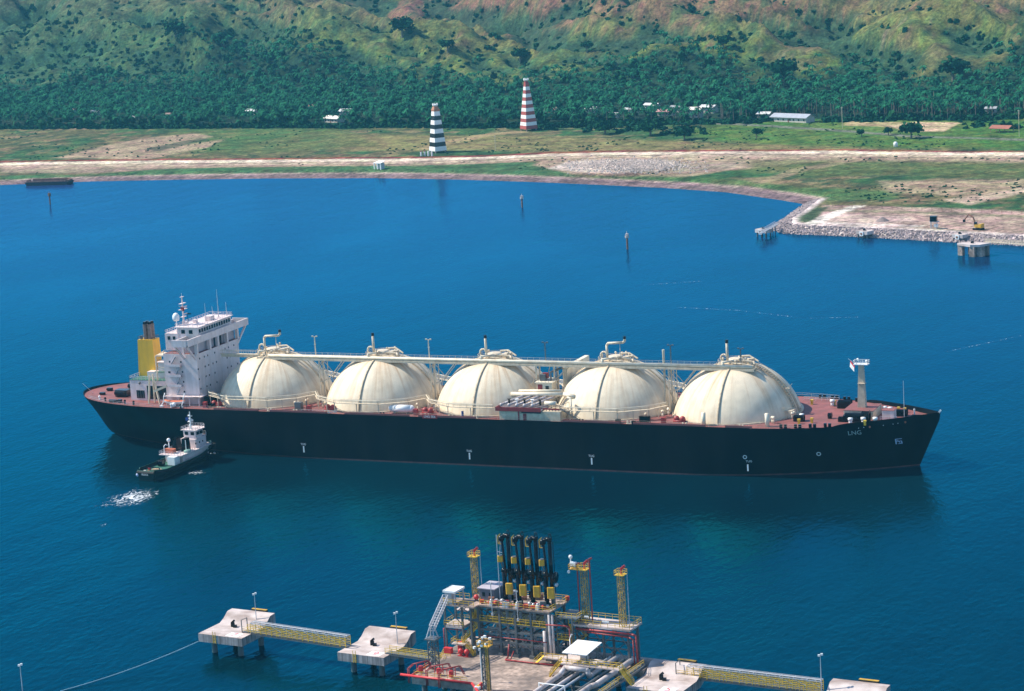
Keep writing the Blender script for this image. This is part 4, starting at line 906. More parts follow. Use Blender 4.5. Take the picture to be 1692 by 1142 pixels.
# --- deck fittings
def fit(name, mb, mt, sm=False): return mb.build(name, mt, deck, sm)
m = MB(); m.tube((120.2, -17.6, DZ+1.5), (126.8, -17.6, DZ+1.5), 1.15, 18); m.ball((120.3, -17.6, DZ+1.5), 1.13, 14, 10); m.ball((126.7, -17.6, DZ+1.5), 1.13, 14, 10); fit('nitrogen_tank', m, M_white2, True)
m = MB(); m.box(121, 121.5, -18.3, -16.9, DZ, DZ+1); m.box(125.5, 126, -18.3, -16.9, DZ, DZ+1); fit('tank_saddle', m, M_grey)
for k in range(5):
    gxm = [59.8]+[XS[i]+19.3*math.cos(.9) for i in range(4)]; x = [57.2, 97.5, 130.8, 0, 211.5][k]
    if x:
        m = MB(); m.ball((x, -16.4, DZ+.9), .95, 10, 6); m.ball((x+1.9, -16.6, DZ+.9), .9, 10, 6); m.cbox(x+.9, -16.5, DZ+.3, 3.4, 1.6, .6); fit('red_windlass', m, M_dred, True)
    x = [55.5, 92.5, 129, 0, 208.5][k]
    if x: m = MB(); m.cbox(x, -19.2, DZ+.9, 1.2, 1.2, 1.9); fit('red_hose_box', m, M_dred)
rr_ = random.Random(5)
for i in range(26):
    k = i % 5; a = rr_.choice([.35, .55, .75, 2.4, 2.6, 2.8]); x = XS[k]+(19.6+rr_.uniform(0, 1.6))*math.cos(a); y = -(19.3)*math.sin(a)-rr_.uniform(.3, 1.8)
    if 154 < x < 180 or y < -20.8: continue
    m = MB(); m.tube((x, y, DZ), (x, y, DZ+rr_.uniform(.8, 2.2)), .32, 8, .22); m.ball((x, y, DZ+1.6), .5, 8, 5); fit('deck_vent', m, M_cream, True)
for x in (61, 79, 88, 99, 118, 133, 141, 149, 183, 198, 215, 232): m = MB(); m.box(x-.4, x+1.4, -21.2, -20.6, DZ, DZ+.15); m.tube((x, -20.9, DZ), (x, -20.9, DZ+.9), .26, 8); m.tube((x+1, -20.9, DZ), (x+1, -20.9, DZ+.9), .26, 8); fit('mooring_bollard', m, M_black if x in (118, 183) else M_cream)
m = MB(); m.cbox(97, -21.3, DZ-.2, 13, .8, .25); m.rail([(91, -21.6, DZ), (103, -21.6, DZ)], 1., 1.4, .05); m.bar((100, -21.4, DZ+.2), (103.5, -21.4, DZ+1.), .2); fit('accommodation_ladder', m, M_lgrey)
m = MB(); m.cbox(203, -20., DZ+1.2, 3.4, 1.6, 2.0, bev=.5); m.cbox(195, -20.8, DZ+.6, 1.4, 1, 1.2); m.cbox(200, -21.2, DZ+.5, 1, .8, 1); fit('black_winch', m, M_black)
m = MB(); m.cbox(88.5, -18.4, DZ+1.3, 2.2, 1.6, 2.6); m.tube((91, -18, DZ), (91, -18, DZ+3), .2); fit('grey_locker', m, M_grey)
m = MB(); m.tube((145, -20.2, DZ), (145, -20.2, DZ+1.9), .35, 10); fit('blue_drum', m, M_blue)
for x in (239.5, 221): m = MB(); m.tube((x, -18.5 if x > 230 else -20., DZ), (x, -18.5 if x > 230 else -20., DZ+3.8), .62, 12); fit('cowl_vent', m, M_cream, True)
# aft mooring deck
for x, y, sx, sy, h in ((17.5, -7, 4.6, 3, 2.2), (14, 5, 3, 2.5, 1.6), (22, -16, 1.4, 1.2, 1), (19.5, -16.2, 3, .8, .9), (9, -6, 2, 1, .8), (8, 0, 2, 1.2, 1), (20, 9, 1, 5, 2.3)):
    m = MB(); m.cbox(x, y, DZ+h/2, sx, sy, h, bev=.3); m.tube((x-sx*.4, y-sy*.55, DZ+h*.6), (x+sx*.4, y-sy*.55, DZ+h*.6), h*.35, 10); fit('aft_winch', m, M_black)
m = MB(); m.bar((4, -4, DZ), (2, -6.5, DZ+3.6), .09); fit('stern_staff', m, M_white2)
for i, (x, y) in enumerate(((12.5, -13.2), (16, -15.3), (25, -17.8), (29, -19), (44, -20.8), (47.5, -21))): m = MB(); m.tube((x, y, DZ), (x, y, DZ+1), .3, 8); m.ball((x, y, DZ+1), .42, 8, 5); fit('white_fairlead' if i > 3 else 'bollard', m, M_white2 if i in (0, 4) else M_black)
m = MB(); m.ball((44.6, -20.2, DZ+.8), .75, 12, 8); fit('white_buoy', m, M_white2, True)
m = MB(); m.cbox(54.5, -13.5, DZ+1.2, 4.6, 2.4, 2.4, bev=.6); fit('forward_winch', m, M_black); m = MB(); m.cbox(56.5, -17.5, DZ+.6, 2.6, 1, 1.2); fit('rope_drum', m, M_black)
# foredeck
m = MB(); m.box(258.5, 267, -6.2, 3.6, DZ, DZ+2.5); fh = m.build('foremast_house', M_creamb, ship); m = MB(); m.box(258.4, 267.1, -6.3, 3.7, DZ+2.504, DZ+2.62); m.build('house_roof', M_deck, fh)
m = MB(); m.prism([(261.5, -2.3), (263.8, -2.3), (263.8, -.3), (261.5, -.3)], DZ+2.6, 29.3, [(262., -1.8), (263.4, -1.8), (263.4, -.8), (262., -.8)]); m.cbox(262.9, -1.9, 24, 2.1, 1.6, .2); fm = m.build('foremast', mat('dull_beige_paint', (.48, .40, .30), .6, .15, .8), ship)
m = MB(); m.cbox(262.8, -1.3, 29.5, 4.3, 2.4, .2); m.rail([(260.7, -2.4, 29.6), (264.9, -2.4, 29.6), (264.9, -.2, 29.6), (260.7, -.2, 29.6)], 1, 1, .06, closed=True); m.ball((264.4, -1.6, 30.4), .4, 8, 6); m.ball((261.7, -1, 30.8), .35, 8, 6); m.bar((260.6, -1.4, 29.8), (259, -1.4, 31.), .1); m.build('mast_platform', M_white2, fm)
m = MB(); m.add([(259.6, -1.5, 30.0), (260.9, -2.3, 28.6), (260.9, -2.3, 27.4), (259.4, -1.5, 28.7)], [(0, 1, 2, 3)]); m.build('flag_white', M_white2, fm)
m = MB(); m.add([(259.7, -1.48, 30.5), (261.1, -2.3, 28.9), (260.9, -2.28, 28.3), (259.55, -1.48, 29.6)], [(0, 1, 2, 3)]); m.build('flag_red', M_red, fm)
m = MB()
for z in np.arange(17.5, 29, .8): m.bar((263.9, -2.5, z), (263.9, -1.9, z), .08)
m.build('ladder', M_rib, fm)
m = MB(); m.box(269.5, 272.9, -5.6, -2.6, DZ, DZ+2.7); fs_ = m.build('foredeck_store', M_white, ship); m = MB(); m.box(269.4, 273, -5.7, -2.5, DZ+2.704, DZ+2.8); m.build('store_roof', M_deck, fs_)
for x, y, sx, sy, h in ((262, -8.6, 5.6, 3, 2.4), (265.5, -8.4, 2.4, 2.6, 3.0), (259, -9.4, 2.6, 1.6, 1.5), (254.8, 8., 4.2, 2.4, 2.4), (246.5, -10.5, 3.2, 2, 1.8), (254.3, -6., 1.2, 1.2, 1.6), (273.6, .6, 3.4, 2.2, 1.8), (278.8, -2., 3.6, 1.2, 1), (268.5, -9.5, 1.3, 1, 1)):
    m = MB(); m.cbox(x, y, DZ+h*.4, sx, sy, h*.8, bev=.4); m.tube((x-sx*.42, y, DZ+h*.62), (x+sx*.42, y, DZ+h*.62), h*.4, 12); m.tube((x+sx*.45, y, DZ+h*.6), (x+sx*.5, y, DZ+h*.6), h*.52, 12); fit('mooring_winch', m, M_black)
for x, y in ((247, -9.4), (250.6, 9.8), (262.2, -12.6), (265.6, -11.4), (268.9, -10.8), (265, 4.6), (268, 3.2), (269.8, 2.4)): m = MB(); m.tube((x, y, DZ), (x, y, DZ+1.2), .5, 10); m.tube((x, y, DZ+1.2), (x, y, DZ+1.9), .7, 10); fit('mushroom_vent', m, M_white2, True)
for x in (244, 248, 252, 256):
    for s_ in (-1, 1): m = MB(); y = s_*(hull_y(x, DZ)-1.1); m.tube((x, y, DZ), (x, y, DZ+1.1), .45, 10); m.tube((x+1.3, y, DZ), (x+1.3, y, DZ+1.1), .45, 10); fit('fore_bollard', m, M_black)
for x, y in ((251, 10.6), (244, 11.2), (250.8, -12.2), (259, 6.3), (271.6, 5), (273.6, 4.2), (266.5, -13), (247.5, -14)): m = MB(); m.cbox(x, y, DZ+1.2, .8, .8, .5); m.bar((x, y, DZ), (x, y, DZ+1.2), .6); fit('roller_lead', m, M_rail)
m = MB(); m.tube((275.2, -2.6, DZ), (275.2, -2.6, 25.2), .12, 6, .05); fit('bow_staff', m, M_lgrey)
m = MB(); m.rail([(269.2, -6.6, DZ), (273.8, -5.8, DZ)], 1.1, 1.2, .05); m.rail([(240, 16.5, DZ), (251, 16, DZ)], 1.1, 2, .05); fit('foredeck_railing', m, M_white2)
m = MB(); m.bar((284.5, 0, DZ+1.3), (285.1, 0, DZ+2.1), .5); m.tube((277.4, .3, DZ), (277.4, .3, DZ+1.7), .22, 8); m.ball((277.4, .3, DZ+1.9), .3, 8, 6); fit('jackstaff_socket', m, M_white2)
m = MB(); m.box(240.5, 243.6, -7.5, -3.5, DZ, DZ+2.2); m.rail([(239, -8.2, DZ+2.2), (243.8, -8.2, DZ+2.2)], 1, 1.2, .05); m.tube((240.8, -2, DZ), (240.8, -2, DZ+7.2), .3, 8); m.cbox(240.8, -2, DZ+7.2, 1.2, 1.2, 1); m.bar((240.8, -2, DZ+7.5), (242.2, -2, DZ+9), .15); fit('forward_dome_landing', m, M_creamb)
m = MB()
for (x, a) in ((243.2, 0), (241, 1)): m.cbox(x, 1.2, DZ+.7, 1.2, 1.2, 1.4)
fit('deck_locker', m, M_creamb)
# --- lifeboat on its davits (rests on the ship)
lb = thing('lifeboat', 'open orange topped white lifeboat hanging below the white bridge block', 'lifeboat', (44.1, -18.6, 15.9))
m = MB(); L_ = 7.4; n_ = 14; vs = []
for i in range(n_+1):
    t = i/n_; x = -L_/2+L_*t; w = 1.25*(math.sin(math.pi*min(max(t, .02), .98)))**.55; k = .25*abs(2*t-1)**2
    for j in range(7):
        a = math.pi*j/6; vs.append((x, -w*math.cos(a), -1.0*math.sin(a)**.8*(1-.35*abs(2*t-1)**3)+k))
fs = [(i*7+j, i*7+j+1, (i+1)*7+j+1, (i+1)*7+j) for i in range(n_) for j in range(6)]
m.add(vs, fs); m.build('boat_hull', M_white2, lb, True)
m = MB(); m.add([(-L_/2+L_*i/n_, s*1.12*(math.sin(math.pi*min(max(i/n_, .03), .97)))**.55, .02+.2*abs(2*i/n_-1)**2) for s in (-1, 0, 1) for i in range(n_+1)], [(s*(n_+1)+i, s*(n_+1)+i+1, (s+1)*(n_+1)+i+1, (s+1)*(n_+1)+i) for s in (0, 1) for i in range(n_)])
m.v = [(x, y, z+(.35 if abs(y) < 1e-6 else 0)) for x, y, z in m.v]; m.build('canvas_cover', M_orange, lb, True)
for x in (40.6, 47.8):
    m = MB(); m.path([(x-.6, -20.6, DZ), (x, -19.6, DZ+1.6), (x+.4, -19.9, DZ+3.2), (x+.2, -18.8, DZ+4.2)], .16, 6); m.bar((x-.9, -20.6, DZ+.3), (x+.3, -20.6, DZ+.3), .5); m.build('boat_davit', M_white2, deck)
# ================================================================ TUG
def P3(q, z=None): return (float(q[0]), float(q[1]), float(q[2]) if z is None else z)
tg = thing('tugboat', 'small dark green hulled tugboat with white wheelhouse pushing the gas carrier near its stern', 'tugboat', (55.3, -39.2, 0), R_(86))
def tw(x, z): # half beam
    t = (x+17.3)/34.6; b = 5.0
    y = b*min(1, max(0, (t/.10))**.45) if t < .10 else b
    if t < .1: y = max(y, 3.3)
    if t > .55: y = b*max(1-((t-.55)/.45)**2.3, 0)
    return y*(1 if z > 1.5 else .88)
def tz(x): return 2.1+.0035*max(x+4, 0)**2*1.0+.15*max(-x-12, 0)*.4
m = MB(); xs2 = np.linspace(-17.3, 17.3, 41)
for s in (-1, 1):
    o = len(m.v)
    for j, f in enumerate((-.6, 0, .8, 1.6, None)):
        for x in xs2:
            z = tz(x)+.9 if f is None else min(f, tz(x)); m.v.append((x-(0 if f is None else .5*(1.6-f)*(1 if x > 8 else 0)), s*tw(x, 2 if f is None else f), z))
    for j in range(4):
        for i in range(40):
            q = (o+j*41+i, o+j*41+i+1, o+(j+1)*41+i+1, o+(j+1)*41+i); m.f.append(q if s < 0 else q[::-1])
for j in range(4): m.f.append((j*41, 205+j*41, 205+(j+1)*41, (j+1)*41))
m.build('hull', mat('tug_hull_paint', (.004, .018, .020), .5, .3, .5, spec=.2), tg)
m = MB(); pl = [(x, -tw(x, 2)+.08) for x in xs2]; pr2 = [(x, tw(x, 2)-.08) for x in xs2[::-1][1:]]
nn = len(xs2)
m.add([(x, s*(tw(x, 2)-.1), tz(x)-.1) for s in (-1, 1) for x in xs2], [(i, i+1, nn+i+1, nn+i) for i in range(nn-1)]); tdk = m.build('main_deck', M_green, tg)
m = MB(); m.path([(-17.4, -3.3, 2.6), (-17.4, 3.3, 2.6)], .45, 8); m.path([(x, -tw(x, 2)-.15, tz(x)+.35) for x in xs2[1:]], .28, 6, False); m.path([(x, tw(x, 2)+.15, tz(x)+.35) for x in xs2[1:]], .28, 6, False); m.build('rubber_fender', M_rub, tg)
for k in range(6):
    m = MB(); a = R_(-60+24*k); m.tube((16.6+.6*math.cos(a), 2.2*math.sin(a), 2.2), (16.6+.6*math.cos(a), 2.2*math.sin(a), 3.9), .5, 8); m.build('bow_fender', M_rub, tg)
m = MB(); m.path([(x, tw(x, 2)+.02, tz(x)+.95) for x in xs2], .1, 5, False); m.path([(x, -tw(x, 2)-.02, tz(x)+.95) for x in xs2], .1, 5, False); m.path([(-17.3, -3.3, 3.1), (-17.3, 3.3, 3.1)], .12, 6); m.build('bulwark_cap', M_green, tg)
m = MB(); m.prism([(-4.2, -3.6), (9, -3.6), (12, -1.8), (12, 1.8), (9, 3.6), (-4.2, 3.6)], 2.2, 4.9); m.box(-6.5, 10, -4.4, 4.4, 4.9, 5.1); th = m.build('deckhouse', M_white, tg)
m = MB(); m.rail([(10, -4.3, 5.1), (-6.4, -4.3, 5.1), (-6.4, 4.3, 5.1), (10, 4.3, 5.1)], 1, 1.3, .05); m.build('railing', M_lgrey, th)
m = MB(); m.prism([(2.4, -3), (8.2, -3), (10, -1.6), (10, 1.6), (8.2, 3), (2.4, 3)], 5.1, 7.9); m.build('upper_house', M_white, tg)
for x, y in ((3.5, -3.03), (5.5, -3.03), (7.3, -3.03)): m = MB(); m.cbox(x, y, 6.6, .5, .1, .5); m.build('porthole', M_glass, th)
m = MB(); m.prism([(3.6, -2.3), (7.2, -2.3), (8.4, -1.3), (8.4, 1.3), (7.2, 2.3), (3.6, 2.3)], 7.9, 10.5, [(3.6, -2.5), (7.5, -2.5), (8.9, -1.4), (8.9, 1.4), (7.5, 2.5), (3.6, 2.5)]); m.prism([(3., -3), (8, -3), (9.4, -1.7), (9.4, 1.7), (8, 3), (3., 3)], 10.5, 10.7); twh = m.build('wheelhouse', M_white, tg)
for (p, q) in (((4.1, -2.44), (5.4, -2.44)), ((5.7, -2.44), (7.2, -2.44)), ((7.5, -2.38), (8.55, -1.5)), ((3.56, -1.8), (3.56, -.5)), ((3.56, .5), (3.56, 1.8))):
    m = MB(); m.bar((*p, 9.5), (*q, 9.5), .14, 1.); m.build('window', M_glass, twh)
m = MB(); m.rail([(3.1, -2.9, 10.7), (8, -2.9, 10.7), (9.3, -1.6, 10.7), (9.3, 1.6, 10.7), (8, 2.9, 10.7), (3.1, 2.9, 10.7)], .9, 1.2, .05, closed=True); m.rail([(2.4, -2.9, 7.9), (3.5, -2.9, 7.9)], 1, 1, .05); m.rail([(8.2, -3.2, 7.9), (10, -1.7, 7.9), (10, 1.7, 7.9)], 1, 1, .06); m.build('roof_railing', M_lgrey, twh)
m = MB(); m.tube((4.6, 0, 10.7), (4.6, 0, 19), .3, 8, .14)
for z, w in ((12.5, 1.6), (14.2, 2.2), (15.6, 1.4), (17, 1.8)): m.cbox(4.6, 0, z, .4, w, .12); m.cbox(4.9, w*.35, z+.25, .35, .5, .35)
m.bar((3.8, 0, 10.7), (4.6, 0, 14), .12); m.ball((5.1, -.4, 14.9), .4, 8, 6); tm = m.build('mast', M_white2, tg)
m = MB(); m.add([(4.3, .3, 16.6), (4.2, 1.6, 16.2), (4.2, 1.5, 14.7), (4.3, .4, 15.2)], [(0, 1, 2, 3)]); m.build('blue_flag', M_blue, tm)
m = MB(); m.prism([(-2.6, -2.6), (.3, -2.6), (.3, -.9), (-2.6, -.9)], 5.1, 9.2, [(-2.2, -2.4), (.1, -2.4), (.1, -1.1), (-2.2, -1.1)]); m.build('funnel', M_black, tg)
m = MB(); m.prism([(-2.6, .9), (.3, .9), (.3, 2.6), (-2.6, 2.6)], 5.1, 9.2, [(-2.2, 1.1), (.1, 1.1), (.1, 2.4), (-2.2, 2.4)]); m.build('funnel', M_black, tg)
m = MB(); m.tube((-3.6, 3, 5.1), (-3.6, 3, 8.5), .2, 8); m.ball((-3.6, 3, 8.9), .65, 10, 8); m.build('radar_ball', M_white2, tg, True); m = MB(); m.tube((0, -3.2, 5.1), (0, -3.2, 9), .14, 6); m.build('side_pole', M_white2, tg)
m = MB(); m.cbox(-5, 1.6, 5.9, 1.6, 3.8, 1.2, bev=.3); m.build('rescue_boat', M_orange, tg); m = MB(); m.path([(-5.8, 3.4, 5.1), (-5.8, 3.4, 7.4), (-5.6, 2.8, 8), (-5.2, 2.4, 7.6)], .15, 6); m.build('boat_crane', M_white2, tg)
m = MB(); m.cbox(-2.6, -3.4, 5.5, 2.6, 1.2, .7, bev=.2); m.build('life_raft', mat('mint_canvas', (.35, .62, .48), .6), tg)
m = MB(); m.cbox(-7.8, -1.6, 3.6, 2.9, 3.0, 2.6, bev=.1); m.build('white_container', M_white2, tg)
m = MB(); m.cbox(-9.4, 2.2, 2.9, 2.2, 1.8, 1.4, bev=.3); m.tube((-9.4, 1.2, 3), (-9.4, 3.2, 3), .9, 10); m.build('tow_winch', M_black, tg)
m = MB(); m.path([(-11.5, -1.5+.3*math.sin(i), 2.35) if i % 2 else (-13+.3*i, 1.2, 2.4) for i in range(7)], .16, 6); m.build('coiled_rope', mat('rope', (.55, .40, .26), .9), tg)
m = MB(); m.path([(-14.5, -3.6, 2.2), (-14.5, -3.2, 3.6), (-14.5, 3.2, 3.6), (-14.5, 3.6, 2.2)], .16, 6); m.build('tow_rail', M_black, tg)
for x, y, mm in ((-15.5, -2, M_red), (-15.6, .4, M_orange), (-12, 2.6, M_red), (-15.4, 2, M_white2)): m = MB(); m.cbox(x, y, 2.5, .8, .8, .6); m.build('deck_gear', mm, tg)
text_mb('SELECK', .8, (-17.92, 0, 1.9), (0, -1, 0), (0, 0, 1), M_white2, 'stern_lettering', tg, .01)
m = MB(); m.ball((-17., 3.5, 1.7), .6, 10, 8); m.build('side_fender', mat('pale_fender', (.45, .5, .7), .5), tg, True)
for c_ in kids(tg):
    if c_.name.split('.')[0] in ('deckhouse', 'upper_house', 'wheelhouse', 'mast', 'funnel', 'radar_ball', 'rescue_boat', 'boat_crane', 'life_raft', 'white_container', 'tow_winch'): c_.location.x += 2. if c_.name.startswith('deckhouse') else 3.
    if c_.name.startswith('mast'): c_.scale.z = .70; c_.location.z = 3.1
tg.location.x += 1.4; tg.scale = (1, .94, .97)
def foam_mat():
    M = bpy.data.materials.new('white_foam'); M.use_nodes = True; t = M.node_tree; N = t.nodes; L = t.links; b = N['Principled BSDF']; b.inputs['Base Color'].default_value = (.8, .86, .9, 1); b.inputs['Roughness'].default_value = .8
    g = N.new('ShaderNodeNewGeometry'); mp = N.new('ShaderNodeMapping'); mp.inputs['Scale'].default_value = (.55, .26, 1); L.new(g.outputs['Position'], mp.inputs['Vector'])
    n = N.new('ShaderNodeTexNoise'); n.inputs['Scale'].default_value = 1.; n.inputs['Detail'].default_value = 6; n.inputs['Distortion'].default_value = 2.6; L.new(mp.outputs[0], n.inputs['Vector'])
    at = N.new('ShaderNodeAttribute'); at.attribute_name = 'amount'
    a = N.new('ShaderNodeMath'); a.operation = 'ADD'; L.new(n.outputs['Fac'], a.inputs[0]); L.new(at.outputs['Fac'], a.inputs[1])
    r = N.new('ShaderNodeMapRange'); r.inputs[1].default_value = .98; r.inputs[2].default_value = 1.2; L.new(a.outputs[0], r.inputs[0])
    L.new(r.outputs[0], b.inputs['Alpha']); return M
M_foam = foam_mat()
def foam(c, rx, ry, rz, amt, label):
    n = 24; vs = []; am = []
    for j in range(n+1):
        for i in range(n+1):
            u, v = 2*i/n-1, 2*j/n-1; x, y = u*rx, v*ry; cc, s = math.cos(rz), math.sin(rz)
            vs.append((c[0]+x*cc-y*s, c[1]+x*s+y*cc, .03)); am.append(amt*max(0, 1-(u*u+v*v))**.8)
    f = np.array([(j*(n+1)+i, j*(n+1)+i+1, (j+1)*(n+1)+i+1, (j+1)*(n+1)+i) for j in range(n) for i in range(n)])
    me = npmesh('foam', np.array(vs), f, M_foam); a = me.attributes.new('amount', 'FLOAT', 'POINT'); a.data.foreach_set('value', np.array(am, np.float32))
    o = bpy.data.objects.new('foam', me); COL.objects.link(o); tag(o, label, 'foam', kind='stuff')
foam(G(219, 822), 11.5, 17, .2, .57, 'white churned foam behind the tugboat stern'); foam(G(323, 781), 5, 4.5, 0, .52, 'white foam beside the tugboat hull'); foam(G(352, 749), 4, 2.5, 0, .52, 'small foam patch at the tugboat bow'); foam(G(172, 868), 2.5, 5, .3, .42, 'faint foam left of the wake')
def streak(pts, w, label):
    P = [G(x, y) for x, y in pts]; vs = []; am = []; f = []; n = 0
    for a, b in zip(P[:-1], P[1:]):
        d = (b-a)[:2]; L_ = np.linalg.norm(d); d /= L_; nn = np.array([-d[1], d[0]])
        for k in range(int(L_/3)+1):
            c = a[:2]+d*L_*k/(int(L_/3)+1)
            for j in (-1, 0, 1): q = c+nn*j*w; vs.append((q[0], q[1], .03)); am.append(.46 if j == 0 else 0)
            if n: o = (n-1)*3; f += [(o, o+1, o+4, o+3), (o+1, o+2, o+5, o+4)]
            n += 1
    me = npmesh('foam', np.array(vs), np.array(f), M_foam); at_ = me.attributes.new('amount', 'FLOAT', 'POINT'); at_.data.foreach_set('value', np.array(am, np.float32)); o = bpy.data.objects.new('foam', me); COL.objects.link(o); tag(o, label, 'foam', kind='stuff')
streak([(1062, 471), (1110, 468), (1168, 464)], 2.2, 'short pale foam line on the open water right of centre')
streak([(1120, 508), (1220, 513), (1330, 526), (1430, 524)], 1.6, 'long faint foam line behind the bow'); streak([(1560, 582), (1640, 565), (1700, 552)], 1.6, 'faint foam line at the right edge'); streak([(150, 838), (190, 832), (215, 818)], 4, 'foam trailing left of the tug wake')
# ================================================================ JETTY (frame turned 6 degrees against the ship)
PRE = set(COL.objects)
JA = R_(-6); JO = (226.2, -207.5)
def Jw(u, v, z=0.): return (JO[0]+u*math.cos(JA)-v*math.sin(JA), JO[1]+u*math.sin(JA)+v*math.cos(JA), z)
def jthing(name, label, cat, u, v, z, group=None): return thing(name, label, cat, Jw(u, v, z), JA, group)
DK = 8.
pf = jthing('loading_platform', 'stained concrete loading platform on piles beneath the loading tower', 'platform', 0, 0, 0)
m = MB(); m.prism([(1.5, -18.6), (16.5, -18.6), (25, -28), (32, -28), (32, -9), (30.5, -9), (30.5, 13), (22, 13), (22, 10), (-.2, 10), (-.2, -3), (1.5, -6)], DK-1.6, DK); m.build('slab', M_conc, pf)
m = MB(); m.box(30.6, 46.5, 1.2, 9, DK-1.6, DK-.01); m.build('rear_slab', M_conc, pf)
for u, v in ((3, -16), (10, -16), (3, -8), (16, -17), (24, -24), (3, 6), (12, 8), (24, 11), (29, 4), (45, 7), (45, 2.5), (38, 6), (30, -20)): m = MB(); m.tube((u, v, -2), (u, v, DK-1.6), .6, 12); m.build('pile', M_grey, pf)
m = MB(); m.path([(-1, -18.9, DK+.25), (16.6, -18.9, DK+.25), (25.2, -28.2, DK+.25)], .27, 10); m.path([(1.4, -18.9, DK+.2), (1.2, -10, DK+.2)], .2, 8); m.build('red_edge_pipe', M_red, pf, True)
m = MB(); m.path([(15.4, -.6, DK+3), (15.4, -1.4, DK+.3), (15.6, -2.9, DK+.25), (29.5, -2.7, DK+.25)], .17, 8); m.path([(16.6, -.8, DK+1.6), (16.6, -2.4, DK+.25)], .13, 8); m.build('red_fire_main', M_dred, pf, True)
m = MB(); m.rail([(2.2, -18.2, DK), (15, -18.2, DK)], 1.1, 1.6, .04); m.rail([(.2, -3, DK), (1.8, -7, DK), (1.8, -18, DK)], 1.1, 1.6, .04); m.build('yellow_railing', M_rail, pf)
m = MB(); m.box(24.2, 31.8, .2, 1.4, DK, DK+1.5); m.box(24.4, 33, -2.4, .1, DK+1.35, DK+1.5); m.build('raised_walk', M_conc2, pf)
m = MB(); m.rail([(24.2, -2.3, DK+1.5), (31, -2.3, DK+1.5)], 1.1, 1.3, .05); m.bar((24.2, -1.2, DK+1.5), (22.8, -2.6, DK+.1), .9, .12); m.rail([(24.1, -2.1, DK+1.5), (22.8, -3.2, DK+.1)], 1.1, 1, .05); m.build('yellow_railing', M_rail, pf)
# the steel loading tower
lt = jthing('loading_tower', 'tall grey steel frame tower with yellow handrails carrying the loading arms', 'steel tower', 0, 0, 0)
TZ = 19.; colu = (7.6, 12.9, 16.8, 20.6, 24.6)
for u in colu:
    for v in (.4, 8.2): m = MB(); m.bar((u, v, DK), (u, v, TZ-.5), .5, .5); m.cbox(u, v, DK+.35, 1.2, 1.2, .7); m.build('column', M_grey, lt)
m = MB()
for z in (TZ-.55, 15.2, 13.4, 11.):
    for v in (.4, 8.2): m.bar((5, v, z), (25, v, z), .34, .45)
    for u in colu: m.bar((u, .4, z), (u, 8.2, z), .3, .4)
m.build('beam', M_grey, lt)
m = MB()
for v in (.4, 8.2):
    for i in range(4):
        a, b = colu[i], colu[i+1]; c = (a+b)/2
        m.bar((a, v, TZ-.8), (c, v, 15.4), .2); m.bar((b, v, TZ-.8), (c, v, 15.4), .2)
        m.bar((a, v, 13.2), (b, v, 9.4 if i else 11.2), .18); m.bar((b, v, 13.2), (a, v, 9.4 if i else 11.2), .18)
for u in (7.6, 24.6):
    for a, b in ((8.5, 13.2), (13.5, 18.5)): m.bar((u, .4, a), (u, 8.2, b), .18); m.bar((u, 8.2, a), (u, .4, b), .18)
m.build('cross_brace', M_grey, lt)
m = MB(); m.box(4., 25.5, -.1, 8.8, TZ-.3, TZ); m.box(.2, 8, -2., 3.2, TZ-.32, TZ-.01); m.build('top_deck', M_conc, lt)
m = MB(); m.rail([(8.4, -.1, TZ), (25.5, -.1, TZ), (25.5, 8.8, TZ), (4, 8.8, TZ)], 1.15, 1.5, .05); m.rail([(8, -2, TZ), (.2, -2, TZ), (.2, 3.2, TZ), (4, 3.2, TZ)], 1.15, 1.4, .05); m.rail([(8, .2, 15.5), (24.4, .2, 15.5)], 1.1, 1.6, .05); m.rail([(8, 8.4, 15.5), (24.4, 8.4, 15.5)], 1.1, 1.6, .05)
m.box(7.8, 24.6, .2, 8.4, 15.35, 15.45); m.build('yellow_railing', M_rail, lt)
for z, r in ((14.5, .28), (12.8, .34), (11.6, .22), (9.6, .4)): m = MB(); m.path([(8.2, 2+z*.1, z), (24.2, 2+z*.1, z), (24.2, 2+z*.1, DK+.4)], r, 8); m.build('process_pipe', M_insul if r > .3 else M_lgrey, lt, True)
for u in (14.5, 17.9, 21.2, 24.): m = MB(); m.tube((u-1.2, 3, DK+.4), (u-1.2, 3, TZ), .33, 10); m.build('riser_pipe', M_lgrey, lt, True)
m = MB()
for u in (10.2, 14.9, 18.7, 22.6): m.bar((u, 4.3, DK), (u, 4.3, TZ-.5), .3)
for z in (14.2, 16.6, 11.9, 10.2): m.bar((7.6, 4.3, z), (24.6, 4.3, z), .26)
for i in range(4): a, b = (7.6, 10.2, 14.9, 18.7)[i], (10.2, 14.9, 18.7, 22.6)[i]; m.bar((a, 4.3, 9), (b, 4.3, 13), .15); m.bar((b, 4.3, 9), (a, 4.3, 13), .15); m.bar((a, 4.3, 14.4), (b, 4.3, 18), .15)
m.build('inner_frame', M_rust, lt)
for i in range(22):
    r_ = random.Random(i); u = r_.uniform(8.6, 24.6); v = r_.uniform(4.6, 8.2) if i % 2 else r_.uniform(.5, 2.3); h = r_.uniform(.5, 1.7); m = MB()
    m.cbox(u, v, TZ+h/2+.01*i, r_.uniform(.5, 1.4), r_.uniform(.4, 1.), h, r_.random()*.4, .08); m.build('deck_machinery', (M_grey, M_dred, M_black, M_lgrey, M_rust)[i % 5], lt)
for v, z in ((1.2, TZ+.35), (1.9, TZ+.3), (7.6, TZ+.5)): m = MB(); m.path([(9, v, z), (24.5, v, z)], .16, 8); m.build('deck_pipe', M_insul if v > 1.5 else M_dred, lt, True)
